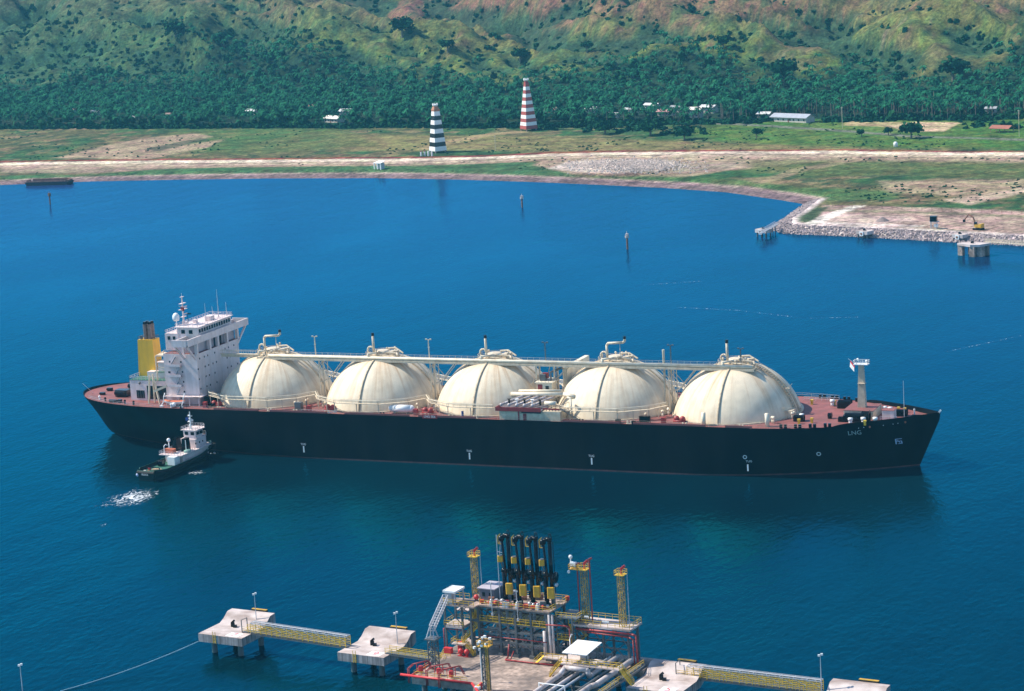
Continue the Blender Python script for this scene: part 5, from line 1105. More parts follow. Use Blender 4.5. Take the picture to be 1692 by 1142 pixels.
# pale column bundle at the right end, and the caged stair tower
m = MB(); m.tube((25.2, .2, DK), (25.2, .2, 18.4), .3, 8); m.tube((25.9, .3, DK), (25.9, .3, 18.4), .28, 8); m.box(23.6, 24.3, -.1, .3, DK+.2, 14.6); m.build('pipe_bundle', M_insul, lt, True)
m = MB(); m.lattice(26.4, 30.2, 1.2, 6.2, DK, 17.6, 3, .3, .16); m.box(26.4, 31.4, 1.2, 7, 17.5, 17.7); m.build('side_frame', M_grey, lt)
m = MB(); m.rail([(26.4, 1.2, 17.7), (31.4, 1.2, 17.7), (31.4, 7, 17.7)], 1.1, 1.3, .05); m.rail([(26.6, 1, 13), (29.6, 1, 13)], 1.1, 1.1, .05); m.box(26.6, 29.6, .6, 2.6, 12.9, 13)
for k in range(4): z = DK+2.4*k; m.bar((28.4 if k % 2 else 31.4, 5.2, z), (31.4 if k % 2 else 28.4, 5.2, z+2.4), .8, .14); m.rail([(28.4 if k % 2 else 31.4, 4.8, z), (31.4 if k % 2 else 28.4, 4.8, z+2.4)], 1., 1.3, .05)
m.build('yellow_stair', M_rail, lt)
m = MB(); m.path([(24.6, -.3, 16.2), (28.8, -.3, 16.4), (29.8, .6, 16), (29.8, .8, DK)], .15, 8); m.path([(8, -.2, 12.2), (24.6, -.2, 12.2)], .1, 6); m.path([(-.8, -.8, 13), (-.8, -.8, DK), ], .12, 6); m.path([(-.8, -.8, 13), (5, -.8, 13)], .1, 6); m.build('red_fire_pipe', M_dred, lt, True)
# left landings and stairs
for bx_ in ((-.2, 4.6, -1.4, 3.6, 13.5, 14.), (2.4, 5.6, -3.2, -.8, 10.4, 10.6), (-.2, 3, 3.62, 6, 15.8, 16.)): m = MB(); m.box(*bx_); m.build('stair_landing', M_conc2, lt)
m = MB()
for u, v in ((0, -1.2), (4.4, -1.2), (0, 3.4), (4.4, 3.4), (6.6, 3.4), (6.6, -1.2)): m.bar((u, v, DK), (u, v, TZ-.3), .4)
for a, b in (((0, -1.2), (4.4, -1.2)), ((0, 3.4), (4.4, 3.4))):
    m.bar((*a, 9), (*b, 13.4), .16); m.bar((*b, 9), (*a, 13.4), .16); m.bar((*a, 14.4), (*b, 18.4), .16); m.bar((*b, 14.4), (*a, 18.4), .16)
m.build('stair_frame', M_grey, lt)
m = MB()
def stair(p, q, w=.9):
    p = Vector(p); q = Vector(q); n = max(4, int(abs(q.z-p.z)/.3)); d = (q-p); h = Vector((d.x, d.y, 0)).normalized(); s = Vector((-h.y, h.x, 0))*w/2
    for i in range(n+1): c = p.lerp(q, i/n); m.bar(c-s, c+s, .3, .06)
    for k in (-1, 1): m.bar(p+s*k, q+s*k, .08, .25); m.rail([p+s*k, q+s*k], 1., 1.2, .05)
stair((7.4, -2., DK+.1), (5.2, -2., 10.5)); m.build('foot_stair', M_rail, lt); m = MB(); stair((4.2, -1.6, 10.6), (7, .6, 13.8)); stair((7, 1, 13.9), (4.8, 2.6, 16)); stair((4.6, 2.8, 14), (7.2, 2.8, 18.9)); m.rail([(-.2, -1.4, 14), (4.6, -1.4, 14)], 1.1, 1.2, .05); m.rail([(-.2, -1.4, 14), (-.2, 3.5, 14), (4.6, 3.5, 14)], 1.1, 1.2, .05); m.rail([(2.4, -3.2, 10.6), (5.4, -3.2, 10.6)], 1.1, 1.2, .05); m.rail([(2.4, -3.2, 10.6), (2.4, -.8, 10.6)], 1.1, 1.2, .05)
m.build('zigzag_stair', M_rail, lt)
gc = jthing('gangway_shelter', 'white flat roofed shelter box at the left end of the tower top', 'shelter', 0, 0, TZ)
m = MB(); m.box(.5, 3.4, -2., 2., 2.7, 3.); m.box(.4, 3.5, -2.1, -1.95, 2.65, 3.1); m.box(.4, 3.5, 1.95, 2.1, 2.65, 3.1); m.box(.35, .5, -2.1, 2.1, 2.65, 3.1); m.box(3.4, 3.55, -2.1, 2.1, 2.65, 3.1); m.build('flat_roof', M_white2, gc)
m = MB(); m.box(.7, 2.4, -1.8, 0, 0, 2.65)
for u, v in ((3.2, -1.8), (3.2, 1.8), (.7, 1.8)): m.bar((u, v, 0), (u, v, 2.7), .25)
m.build('cabin', M_lgrey, gc)
gw = jthing('gangway_boom', 'pale lattice gangway boom sloping from its lattice column up to the tower shelter', 'gangway', 3.4, -12.4, DK)
m = MB(); m.lattice(-.7, .9, -.8, .8, 0, 6.6, 6, .2, .12); m.box(-1.2, 1.5, -1.3, 1.3, 6.6, 6.85); m.build('lattice_column', M_grey, gw)
m = MB()
for u in (-.5, .7):
    for z in (0, 1.1): m.bar((u, 0, 8.4+z), (u-2, 9.6, 12.3+z), .16)
    for k in range(12):
        t = k/12; t2 = (k+1)/12; m.bar((u-2*t, 9.6*t, 8.4+3.9*t), (u-2*t2, 9.6*t2, 9.5+3.9*t2), .08); m.bar((u-2*t, 9.6*t, 8.4+3.9*t), (u-2*t, 9.6*t, 9.5+3.9*t), .08)
for k in range(13): t = k/12; m.bar((-.5-2*t, 9.6*t, 8.4+3.9*t), (.7-2*t, 9.6*t, 8.4+3.9*t), .1); m.bar((-.5-2*t, 9.6*t, 9.5+3.9*t), (.7-2*t, 9.6*t, 9.5+3.9*t), .08)
m.build('boom', M_lgrey, gw)
m = MB()
for a, b in (((-.9, -.9), (-.3, -.2)), ((1, -.9), (.5, -.2)), ((-.9, .9), (-.3, .3)), ((1, .9), (.5, .3))): m.bar((*a, 6.8), (*b, 9.2), .22)
m.build('pivot_frame', M_lgrey, gw)
# loading arms
pos = ['leftmost', 'second from the left', 'third from the left', 'rightmost']
arm = jthing('transfer_crane', 'leftmost of the four glossy black loading arms', 'loading arm', 13.2, 3, TZ, 'black loading arms on the tower')
m = MB(); m.tube((0, 0, 0), (0, 0, 7.2), .52, 14); m.tube((0, 0, 0), (0, 0, .9), .8, 12); m.ball((0, 0, 7.3), .68, 14, 10); m.tube((0, 0, 7.2), (1.2, .3, 7.2), .45, 10); m.build('riser', M_black, arm, True)
m = MB(); m.tube((1.25, .3, 2.6), (1.25, .3, 14.7), .44, 14); m.ball((1.25, .3, 14.9), .56, 12, 8); m.path([(1.25, .3, 14.9), (.6, .1, 15.2), (-.1, -.2, 14.6)], .46, 12); m.ball((-.1, -.2, 14.5), .7, 14, 10); m.build('inboard_arm', M_black, arm, True)
m = MB(); m.tube((.05, -.3, 14.2), (.75, -.5, 6.2), .27, 10); m.bar((1.9, .6, 3), (1.9, .6, 14.6), .12); m.path([(.9, .5, 15), (1.1, .5, 16.2), (1.5, .5, 16.2), (1.7, .5, 15)], .1, 6); m.build('outboard_arm', M_black, arm, True)
m = MB(); m.cbox(-.35, -.7, 10.1, 1.2, .9, 1.3, .35, .18); m.build('counterweight', M_yel, arm); m = MB(); m.cbox(1.35, -.5, 3.5, 1.5, 1., 2.4, .2, .2); m.build('counterweight', M_yel, arm)
m = MB(); m.bar((-.3, -.6, 9.5), (0, -.2, 7.5), .22); m.lathe([(.42, 10.75), (.42, 10.95)], -.3, -.7, 12); m.build('counterweight_rod', M_grey, arm)
m = MB(); m.tube((2.1, .2, 6.8), (2.4, .2, 6.8), 1.2, 18); m.bar((1.3, .3, 7.5), (2.3, .4, 6.6), .6); m.build('sheave', M_black, arm, True)
m = MB()
for a, b in (((-.9, -.3, 13.3), (-.9, -.3, 15)), ((-.9, -.3, 13.3), (.2, -.3, 13.3)), ((-.9, -.3, 15), (-.2, -.3, 15.6)), ((-.9, .3, 13.3), (-.9, .3, 15)), ((-.9, -.3, 13.4), (-.9, .3, 13.4))): m.bar(a, b, .13)
m.build('top_bracket', M_yel, arm)
m = MB(); m.ball((-.6, -.6, .6), .5, 8, 6); m.ball((.5, -.9, .5), .45, 8, 6); m.ball((2.5, .1, 5.2), .42, 8, 6); m.build('silver_coupling', M_galv, arm, True)
for i in range(4):
    o = arm if i == 0 else copy_tree(arm, Jw(13.2+3.4*i, 3, TZ), JA, 'glossy black loading arm with yellow counterweights, '+pos[i]+' of the four')
arm['label'] = 'leftmost glossy black loading arm with yellow counterweights, beside the grey hut'
m = MB(); m.bar((11.9, 2.8, TZ), (11.9, 2.8, TZ+15.2), .14); m.bar((12.5, 2.8, TZ+11), (13, 2.8, TZ+15), .1); m.bar((11.9, 2.8, TZ+11.5), (13.4, 2.8, TZ+11.3), .12); m.build('access_pole', M_lgrey, lt)
# tower top clutter: each a thing
hut = jthing('control_hut', 'grey box hut with flat pale roof on the tower top', 'hut', 8.6, 4.4, TZ)
m = MB(); m.box(-1.7, 2.1, -2, 3, 0, 2.9); hw_ = m.build('wall', mat('dark_grey_cladding', (.11, .12, .15), .6), hut); m = MB(); m.box(-2, 2.4, -2.3, 3.3, 2.9, 3.1); m.build('roof', mat('lavender_roof', (.42, .38, .42), .6), hut)
for x in (-.9, .8): m = MB(); m.box(x, x+.7, -2.06, -1.98, 1.2, 2.1); m.build('window', M_glass, hw_)
redspots = [(6.1, 2.4, 1.5, 1.6, 'red valve box in front of the grey hut, left'), (8.4, .9, 1.1, 1.2, 'round red valve box below the grey hut front'), (10.2, 1.1, .8, .9, 'small red valve left of the arms'), (11.9, .7, 1.3, 1.2, 'red valve box at the foot of the leftmost arm'), (19.3, .8, 1.4, 1.2, 'red valve box at the foot of the third arm'), (21.1, .8, 1.1, 1., 'red valve box between third and rightmost arm'), (23.2, 1.3, 1.0, 1.1, 'red valve box at the foot of the rightmost arm'), (25.4, 8.4, 1.2, 1.4, 'red drum at the far right corner of the tower top')]
for k, (u, v, w, h, lb_) in enumerate(redspots):
    t_ = jthing('valve_box', lb_, 'valve box', u, v, TZ+.02, 'red valve boxes on the tower top'); m = MB(); m.cbox(0, 0, h*.45, w*.75, w*.6, h*.6, .3, .15) if k % 3 else m.ball((0, 0, h*.5), w*.4, 10, 6); m.build('cover', M_red, t_); m = MB(); m.tube((0, 0, 0), (0, 0, h*.5), w*.25, 8); m.build('pedestal', M_grey, t_)
for k, (u, v, lb_) in enumerate(((11, .5, 'white swivel fitting left of the leftmost arm foot'), (14.6, .4, 'grey motor housing between the first two arm feet'), (17.4, .5, 'white swivel fitting between the middle arm feet'), (22.2, .9, 'white swivel fitting beside the rightmost arm'))):
    t_ = jthing('pipe_fitting', lb_, 'pipe fitting', u, v, TZ+.02); m = MB(); m.cbox(0, 0, .5, 1.5 if k == 1 else .7, 1, 1., bev=.15); m.build('housing', M_lgrey if k == 1 else M_white2, t_); m = MB(); m.ball((0, 0, 1.1), .35, 8, 6); m.build('cap', M_galv, t_, True)
for k, (u, v, z, h, lb_) in enumerate(((11.6, -.4, 17, 7.2, 'white hooked pole in front of the leftmost arm'), (17.9, -.4, 16.4, 6.6, 'white hooked pole in front of the second arm'))):
    t_ = jthing('hooked_pole', lb_, 'pole', u, v, z); m = MB(); m.tube((0, 0, 0), (0, 0, h), .09, 8); m.path([(0, 0, h), (-.3, 0, h+.25), (-.7, 0, h+.1)], .1, 6); m.bar((0, 0, h), (.3, 0, h+.1), .3); m.build('shaft', M_galv, t_); m = MB(); m.cbox(0, 0, .3, .4, .4, .5); m.build('bracket', M_lgrey, t_)
# fire monitor towers
def mon(u, v, z, h, label, two=False, head='red'):
    t_ = jthing('monitor_tower', label, 'lattice tower', u, v, z, 'yellow lattice fire monitor towers'); m = MB(); m.lattice(-.55, .55, -.55, .55, 0, h, 12, .13, .075); m.build('lattice', M_ylat, t_)
    m = MB(); m.box(-1., 1.1, -1., 1., h, h+.12); m.rail([(-1, -1, h+.1), (1.1, -1, h+.1), (1.1, 1, h+.1), (-1, 1, h+.1)], 1, 1, .05, closed=True); m.build('platform', M_rail, t_)
    m = MB(); m.tube((.2, 0, h), (.2, 0, h+1.3), .2, 8); m.bar((.1, 0, h+1.2), (1., .3, h+2.), .4, .5); m.build('monitor_nozzle', M_red, t_)
    m = MB(); m.bar((1.3, .5, 0), (1.3, .5, h), .14); m.build('ladder', M_lgrey, t_)
    if two:
        for x in (-1.5, 1.5): m = MB(); m.tube((x, 0, 0), (x, 0, h+(.8 if x < 0 else 2.2)), .16, 8); m.bar((x-.2, 0, h+(.8 if x < 0 else 2.2)), (x+.5, .2, h+(1.2 if x < 0 else 2.6)), .4); m.build('red_pipe', M_dred, t_)
        m = MB(); m.box(-3.2, -1, -.8, .8, h-.1, h+.02); m.rail([(-1, -.8, h), (-3.2, -.8, h), (-3.2, .8, h), (-1, .8, h)], 1, 1, .06); m.build('side_platform', M_yel, t_)
        m = MB(); m.cbox(-2.4, 0, h+1, 1.3, .8, .8); m.ball((-3, 0, h+2.5), .45, 8, 6); m.tube((-3, 0, h), (-3, 0, h+2.4), .12, 6); m.ball((-3.2, -.8, h-.6), .35, 8, 6); m.build('flood_lamp', M_white2, t_)
    return t_
mon(4.6, 4.9, TZ, 9.2, 'yellow lattice tower standing left of the grey hut'); mon(31.4, 5.4, 16, 11.5, 'yellow lattice tower flanked by two red pipes on the right platform', True); mon(40.7, 4.4, 16, 11.4, 'slim yellow lattice tower at the right end of the right platform')
rt = jthing('side_platform_tower', 'steel framed side tower with pale deck and yellow rails right of the loading tower', 'steel tower', 0, 0, 0)
m = MB(); m.box(29.3, 43.2, 2.6, 8.4, 15.6, 16.); m.build('deck', M_conc2, rt)
for u in (30.2, 36.5, 42.4):
    for v in (3.2, 7.8): m = MB(); m.bar((u, v, DK-.4), (u, v, 15.6), .42); m.build('column', M_grey, rt)
m = MB()
for v in (3.2, 7.8):
    for z in (14.4, 11.4): m.bar((30.2, v, z), (42.4, v, z), .26)
    for a, b in ((30.2, 36.5), (36.5, 42.4)):
        c = (a+b)/2; m.bar((a, v, 12), (c, v, 15.4), .18); m.bar((b, v, 12), (c, v, 15.4), .18); m.bar((c, v, 11.4), (a, v, 8.6), .18); m.bar((c, v, 11.4), (b, v, 8.6), .18)
for u in (30.2, 42.4): m.bar((u, 3.2, 9), (u, 7.8, 15), .16); m.bar((u, 7.8, 9), (u, 3.2, 15), .16)
m.build('cross_brace', M_grey, rt)
m = MB(); m.rail([(29.3, 2.7, 16), (43.1, 2.7, 16), (43.1, 8.3, 16), (29.4, 8.3, 16)], 1.15, 1.7, .05, closed=True); m.bar((29, 3, DK), (29, 3, 15.8), .5, .9); m.rail([(28.6, 2.6, 15.8), (28.6, 4, 15.8)], 1.1, 1, .06)
for z in np.arange(DK, 16, .5): m.bar((28.6, 2.5, z), (29.4, 2.5, z), .08)
m.build('yellow_railing', M_rail, rt)
m = MB(); m.path([(30, 2.6, 15.1), (43.6, 2.6, 15.1), (44.4, 2.8, 14.8), (44.6, 2.8, DK), (44.7, -3, DK-.2)], .24, 8); m.path([(33, 2.5, 14.6), (43, 2.5, 14.4), (43.8, 2.6, 14), (43.9, 2.6, DK)], .16, 8); m.build('red_pipe', M_dred, rt, True)
m = MB(); m.cbox(37.5, 2.6, 17.3, 1.6, .1, .35); m.cbox(33, 2.6, 18, 1., .1, .3); m.build('white_sign', M_white2, rt)
# pipe trench at right
pr_ = jthing('pipeway', 'wide insulated pipes running away from the tower with a bent expansion loop', 'pipe rack', 0, 0, 0)
for k, (u, r, mt) in enumerate(((33.2, .3, M_insul), (34.4, .22, M_grey), (35.6, .42, M_insul), (37.4, .3, M_galv), (39.2, .55, M_insul), (41, .3, M_grey), (42.8, .62, M_insul))):
    m = MB()
    if k == 4: m.path([(u, 4, 9.2), (u, -9, 9.2), (u-.2, -9.5, 10.6), (u-5.4, -9.5, 10.6), (u-5.6, -11.5, 9.6), (u-5.6, -28, 9.2)], r, 12)
    elif k == 2: m.path([(u, -28, 9.0), (u, -1, 9.0), (u+3.4, .4, 9.0), (u+3.4, 4, 9)], r, 12)
    elif k == 0: m.path([(u, -28, 9), (u, -2, 9), (u+2, 1, 9), (u+4, 1, 9)], r, 12)
    elif k == 6: m.path([(u, 4.4, 9), (u, -13, 9), (u-.6, -14.4, 9), (u-.6, -28, 9)], r, 12)
    else: m.path([(u, 4, 9), (u, -28, 9)], r, 12)
    m.build('pipe', mt, pr_, True)
m = MB()
for v in np.arange(-27, 4, 4.4): m.bar((32.4, v, 8.3), (45.6, v, 8.3), .35)
m.box(44.6, 45.6, -28, 3, 8.4, 8.6); m.bar((32.3, -28, 8.2), (32.3, 4, 8.2), .5); m.bar((45.8, -28, 8.2), (45.8, 4, 8.2), .4)
for v in (-26, -14, -4): m.tube((45.4, v, -2), (45.4, v, 8.2), .45, 8); m.tube((38, v, -2), (38, v, 8.2), .45, 8)
m.build('pipe_support', M_grey, pr_)
m = MB(); m.rail([(45.9, -28, 8.6), (45.9, 3, 8.6)], 1.1, 1.7, .05); m.build('yellow_railing', M_rail, pr_)
m = MB(); m.path([(33, -19.5, DK), (33, -19.5, 10.4), (39, -19.5, 10.4), (39, -19.5, DK)], .14, 8); m.build('white_pipe_gate', M_white2, pr_)
cw = jthing('pipe_crossing_walkway', 'pale walkway with yellow rails crossing over the insulated pipes', 'walkway', 0, 0, 0)
m = MB(); m.box(32.2, 46, -8.6, -7, 10.9, 11.05); m.box(31, 36, -7, -2.5, 10.9, 11.04); m.build('deck', M_conc2, cw)
m = MB(); m.rail([(32.2, -8.5, 11), (46, -8.5, 11)], 1.1, 1.4, .055); m.rail([(36.2, -7.1, 11), (46, -7.1, 11)], 1.1, 1.4, .055); stair((46, -7.8, 11), (48.6, -7.8, 8.), 1.3); stair((32, -7.8, 11), (29.6, -8.6, 8.1), 1.3); m.build('yellow_railing', M_rail, cw)
m = MB()
for u, v in ((33, -7.8), (38, -7.8), (45.5, -7.8), (32, -3), (36, -3)): m.tube((u, v, 8), (u, v, 10.9), .18, 8)
m.build('support_post', M_grey, cw)
cn = jthing('canopy_shelter', 'open shelter with tilted square white roof above the insulated pipes', 'shelter', 35.6, -4.8, 11.05)
m = MB(); m.add([(-2.9, -3.7, 2.3), (2.9, -3.7, 2.3), (2.9, 3.4, 2.9), (-2.9, 3.4, 2.9), (-2.9, -3.7, 2.45), (2.9, -3.7, 2.45), (2.9, 3.4, 3.05), (-2.9, 3.4, 3.05)], [(3, 2, 1, 0), (4, 5, 6, 7), (0, 1, 5, 4), (1, 2, 6, 5), (2, 3, 7, 6), (3, 0, 4, 7)]); m.build('roof', M_white2, cn)
for u in (-2.4, 2.2):
    for v in (-2.4, 2.2): m = MB(); m.bar((u, v, 0), (u, v, 2.4), .22); m.build('post', M_grey, cn)
m = MB(); m.cbox(0, .6, .7, 1.6, .7, 1.4); m.cbox(1.4, -1, .5, .6, .6, 1); m.build('instrument_panel', M_lgrey, cn)
# light tower, foreground
lt2 = jthing('light_tower', 'dark lattice light tower with yellow railed head full of white floodlights, in front', 'light tower', 21.6, -21.2, DK)
m = MB(); m.lattice(-.55, .55, -.55, .55, -.0, 9.6, 10, .2, .1); m.build('mast', M_grey, lt2); m = MB(); m.lattice(.5, .9, -.7, -.3, 0, 9.6, 14, .07, .05); m.build('caged_ladder', M_yel, lt2)
m = MB(); m.box(-1.3, 1.3, -1.1, 1.1, 9.6, 9.75); m.rail([(-1.3, -1.1, 9.75), (1.3, -1.1, 9.75), (1.3, 1.1, 9.75), (-1.3, 1.1, 9.75)], 1.1, .9, .08, closed=True); m.build('head_platform', M_yel, lt2)
m = MB()
for x, y, z in ((-1, -1, 10.4), (0, -1.1, 10.1), (1, -1, 10.5), (-1, .9, 11), (.9, .8, 11.1), (0, .3, 11.6), (-1.9, -.9, 9.4), (-.4, -1.2, 10.9)): m.cbox(x, y, z, .55, .45, .45, x)
m.build('floodlight', M_white2, lt2)
rt_ = jthing('thin_white_pole', 'thin white pole left of the foreground light tower', 'pole', 17.6, -16.5, DK); m = MB(); m.tube((0, 0, 0), (0, 0, 6.8), .1, 6); m.build('shaft', M_white2, rt_); m = MB(); m.cbox(0, 0, 7, .6, .5, .5); m.build('head', M_lgrey, rt_)
bl = jthing('white_yellow_boat', 'small white and yellow skiff lying at the platform front edge', 'skiff', 19.3, -19.6, DK+.1); m = MB(); m.prism([(-.6, -2), (.6, -2), (.5, 1.2), (0, 2.2), (-.5, 1.2)], 0, .6); m.build('hull', M_white2, bl); m = MB(); m.box(-.35, .35, -1.7, .9, .62, .7); m.build('seat_deck', M_yel, bl)
# red fire gear on the platform
for k, (u, v, lb_) in enumerate(((.9, -2.2, 'red fire cabinet at the platform back left corner'), (3.6, -1.6, 'tall red hydrant column beneath the lower stair landing'), (4.6, -3., 'round red hydrant left of the pair by the stair foot'), (6.2, -3.2, 'round red hydrant right of the pair by the stair foot'))):
    t_ = jthing('fire_hydrant', lb_, 'hydrant', u, v, DK, 'red fire gear on the platform'); m = MB()
    if k == 0: m.cbox(0, 0, .6, 1.9, 1, 1.2)
    elif k == 1: m.cbox(0, 0, 1.4, 1, .8, 2.6, bev=.2)
    else: m.tube((0, 0, 0), (0, 0, 1), .3, 8); m.ball((0, 0, 1.1), .62, 10, 8)
    m.build('body', M_red, t_, k > 1); m = MB(); m.box(-.7, .7, -.5, .5, -.02, .1); m.build('plinth', M_dred, t_)
for k, (u, v, w, lb_) in enumerate(((6.2, -15.4, 2.8, 'bent red pipe frame at the platform front, left'), (9.6, -16., 2.6, 'bent red pipe frame at the platform front, right'), (1.6, -15.2, 2.2, 'red railed pipe frame at the platform front left corner'))):
    t_ = jthing('red_pipe_frame', lb_, 'pipe frame', u, v, DK, 'red pipe frames at the platform front'); m = MB()
    for d in (0, .35): m.path([(-1+d, -3.3, -1.6), (-1+d, -3.3, 1.6), (-.6+d, -1.8, 2.2), (w-1+d, 1.2, 2.2), (w-.4+d, 1.8, .2)], .11, 6)
    m.build('curved_pipe', M_dred, t_, True); m = MB(); m.cbox(.6, -.6, .9, .9, .9, 1.2, bev=.2); m.bar((-.8, 0, 0), (-.8, 0, 1.8), .12); m.bar((.9, .6, 0), (.9, .6, 2), .12); m.build('valve_body', M_red, t_)
for k, (u, v) in enumerate(((19.8, -20.6), (32.6, -13.5))): t_ = jthing('red_hydrant_post', ['red hydrant at the foot of the foreground light tower', 'red hydrant beside the pipeway edge'][k], 'hydrant', u, v, DK); m = MB(); m.tube((0, 0, 0), (0, 0, .9), .25, 8); m.ball((0, 0, 1), .42, 10, 8); m.build('body', M_red, t_, True); m = MB(); m.bar((-.5, 0, .8), (.5, 0, .8), .15); m.build('outlet', M_red, t_)
t_ = jthing('curved_lamp', 'white lamp pole with bent top beside the tilted white canopy', 'lamp', 30.4, -.6, DK+1.4); m = MB(); m.path([(0, 0, 0), (0, 0, 4.4), (.3, .2, 5.2)], .11, 8); m.build('pole', M_white2, t_, True); m = MB(); m.cbox(.35, .2, 5.3, .5, .25, .15); m.build('lamp_head', M_lgrey, t_)
# mooring dolphins
def dolphin(x, y, label, ch, w=12.2, d=13.6, fender=True):
    t_ = thing('mooring_dolphin', label, 'dolphin', (x, y, 0), JA, 'concrete mooring dolphins'); z = 7.; prf = [(0, z), (d*.62, z), (d*.74, z+.7), (d*.86, z+1.9), (d, z+2.), (d, z-.6), (d*.75, z-1.9), (0, z-1.9)]
    m = MB(); n = len(prf); sk = .12
    m.add([(.0+sk*0, v, zz) for v, zz in prf]+[(w, v, zz) for v, zz in prf], [tuple(range(n)), tuple(range(n, 2*n))[::-1]]+[(i, n+i, n+(i+1) % n, (i+1) % n) for i in (5, 6, 7)][:0]+[(7, 0, n, n+7), (5, 6, n+6, n+5), (6, 7, n+7, n+6), (4, 5, n+5, n+4)]); b = m.build('concrete_body', M_concs, t_)
    m = MB(); e = .02; m.add([(0, v, zz+e) for v, zz in prf[:5]]+[(w, v, zz+e) for v, zz in prf[:5]], [(i, i+5, i+6, i+1) for i in range(4)]); m.build('top_slab', M_conc2, t_)
    for u in (2.4, w-2.4):
        for v in (2.6, d-3): m = MB(); m.tube((u, v, -2), (u, v, z-1.9), .65, 12); m.build('pile', M_grey, t_)
    m = MB(); m.cbox(4.8, 7, z+.5, .9, .7, .9, .4, .15); m.cbox(5.7, 6.6, z+.35, .8, .6, .6, .2); m.bar((4.5, 7, z+.9), (5.2, 7.2, z+1.5), .5); m.build('mooring_hook', M_black, t_)
    if fender: m = MB(); m.box(5.4, 9.6, d+.02, d+.9, z-1.6, z+2.3); f = m.build('fender', M_rub, t_); m = MB(); m.box(5.4, 9.6, d+.2, d+.9, z+2.304, z+2.4); m.build('fender_stripe', M_yel, f)
    m = MB(); m.box(7.2, 10.6, .5, 3.2, z+.024, z+.05); wp = m.build('white_panel', M_white2, t_)
    text_mb(ch, 3.0, (8.9, .85, z+.06), (1, 0, 0), (0, 1, 0), M_red, 'painted_numeral', wp, .005)
    m = MB()
    for u in (4.2, 4.9): m.bar((u, -.08, z-1.9), (u, -.08, z+.9), .1)
    for k in range(6): m.bar((4.2, -.08, z-1.7+.35*k), (4.9, -.08, z-1.7+.35*k), .08)
    m.build('ladder', M_rail, t_); return t_
dolphin(163.1, -207.1, 'leftmost concrete dolphin, mooring rope at its corner', '7')
dolphin(201.3, -212.2, 'concrete dolphin between the long catwalk and the loading platform', '9')
dolphin(271.6, -219.6, 'concrete dolphin right of the loading platform, with black hook', '5')
dolphin(311.3, -223.3, 'concrete dolphin cut off at the bottom right', '3')
def lamp(x, y, z, h, label):
    t_ = thing('lamp_post', label, 'lamp post', (x, y, z), 0, 'thin lamp posts on the dolphins'); m = MB(); m.tube((0, 0, 0), (0, 0, h), .11, 8, .07); m.build('pole', M_galv, t_)
    m = MB(); m.cbox(-.25, 0, h+.1, .45, .3, .4, .4); m.cbox(.3, .1, h+.35, .45, .3, .4, .4); m.build('floodlamp', M_white2, t_)
lamp(173, -197.6, 7, 7., 'thin lamp post on the leftmost dolphin'); lamp(212.3, -204.5, 7, 7.2, 'thin lamp post on the dolphin left of the platform'); lamp(311.2, -213.5, 7, 7.8, 'thin lamp post beside the dolphin at bottom right')
q = G(33, 1100, 14.6); lamp(q[0], q[1], 7, 7.6, 'lone lamp post rising at the bottom left corner'); dolphin(q[0]-9, q[1]-14.5, 'dolphin carrying the lone lamp post at bottom left', '8', fender=False)
def catwalk(p, q, label, truss=True):
    p = Vector(p); q = Vector(q); L_ = (q-p).length; t_ = thing('catwalk', label, 'catwalk', p, math.atan2(q.y-p.y, q.x-p.x), 'catwalks between the dolphins')
    m = MB(); m.box(0, L_, 0, 1.8, .0, .12); m.bar((0, .1, -.1), (L_, .1, -.1), .2, .4); m.bar((0, 1.7, -.1), (L_, 1.7, -.1), .2, .4); m.build('walk_deck', M_grey, t_)
    m = MB(); m.rail([(0, 0, .1), (L_, 0, .1)], 1.2, 1.8, .055, (1., .66, .33)); m.rail([(0, 1.8, .1), (L_, 1.8, .1)], 1.2, 1.8, .055, (1., .66, .33)); m.build('yellow_railing', M_rail, t_)
    if truss:
        m = MB(); n = int(L_/3)
        for y in (.0, 1.8): m.bar((2.5, y, 2.5), (L_, y, 2.5), .13)
        for k in range(n+1):
            x = 2.5+(L_-2.5)*k/n; m.bar((x, 0, 2.5), (x, 1.8, 2.5), .08)
            if k < n: m.bar((x, 0, 2.5), (x+3, 0, 1.3), .09); m.bar((x, 1.8, 2.5), (x+3, 1.8, 1.3), .09)
        m.build('top_truss', M_galv, t_); m = MB()
        for k in range(2*n+1):
            x = 2.5+(L_-2.5)*k/(2*n); m.bar((x, 0, .1), (x, 0, 2.4), .1); m.bar((x, 1.8, .1), (x, 1.8, 2.4), .1)
        for y in (0, 1.8):
            for zz in (1.7, 2.1): m.bar((2.5, y, zz), (L_, y, zz), .09)
        m.build('side_frame', M_rail, t_); m = MB(); m.tube((2.5, .9, 2.55), (L_, .9, 2.55), .16, 8); m.build('cable_tray', M_lgrey, t_)
        m = MB(); m.bar((0, -.1, -.2), (0, -.1, 2.9), .16); m.bar((0, 1.9, -.2), (0, 1.9, 2.9), .16); m.bar((0, -.1, 2.9), (0, 1.9, 2.9), .12); m.build('end_gate', M_grey, t_)
catwalk((173., -204.2, 7.1), (202.3, -209.3, 7.1), 'long catwalk with yellow rails from the leftmost dolphin'); catwalk((212.4, -210.9, 7.1), (228.4, -213.5, 7.7), 'short low catwalk with yellow rails joining the platform', False); catwalk((279.4, -210.6, 7.1), (311.5, -214.2, 7.1), 'long catwalk with yellow rails at the bottom right')
rp = MB(); a = G(328, 1060, 4.); b = G(100, 1142, 0.1); rp.path([tuple(a*(1-t)+b*t-np.array([0, 0, 3*t*(1-t)])) for t in np.linspace(0, 1, 14)], .10, 6, False); tag(rp.build('mooring_rope', mat('blue_rope', (.25, .42, .5), .8)), 'pale mooring rope trailing into the water from the leftmost dolphin', 'rope')
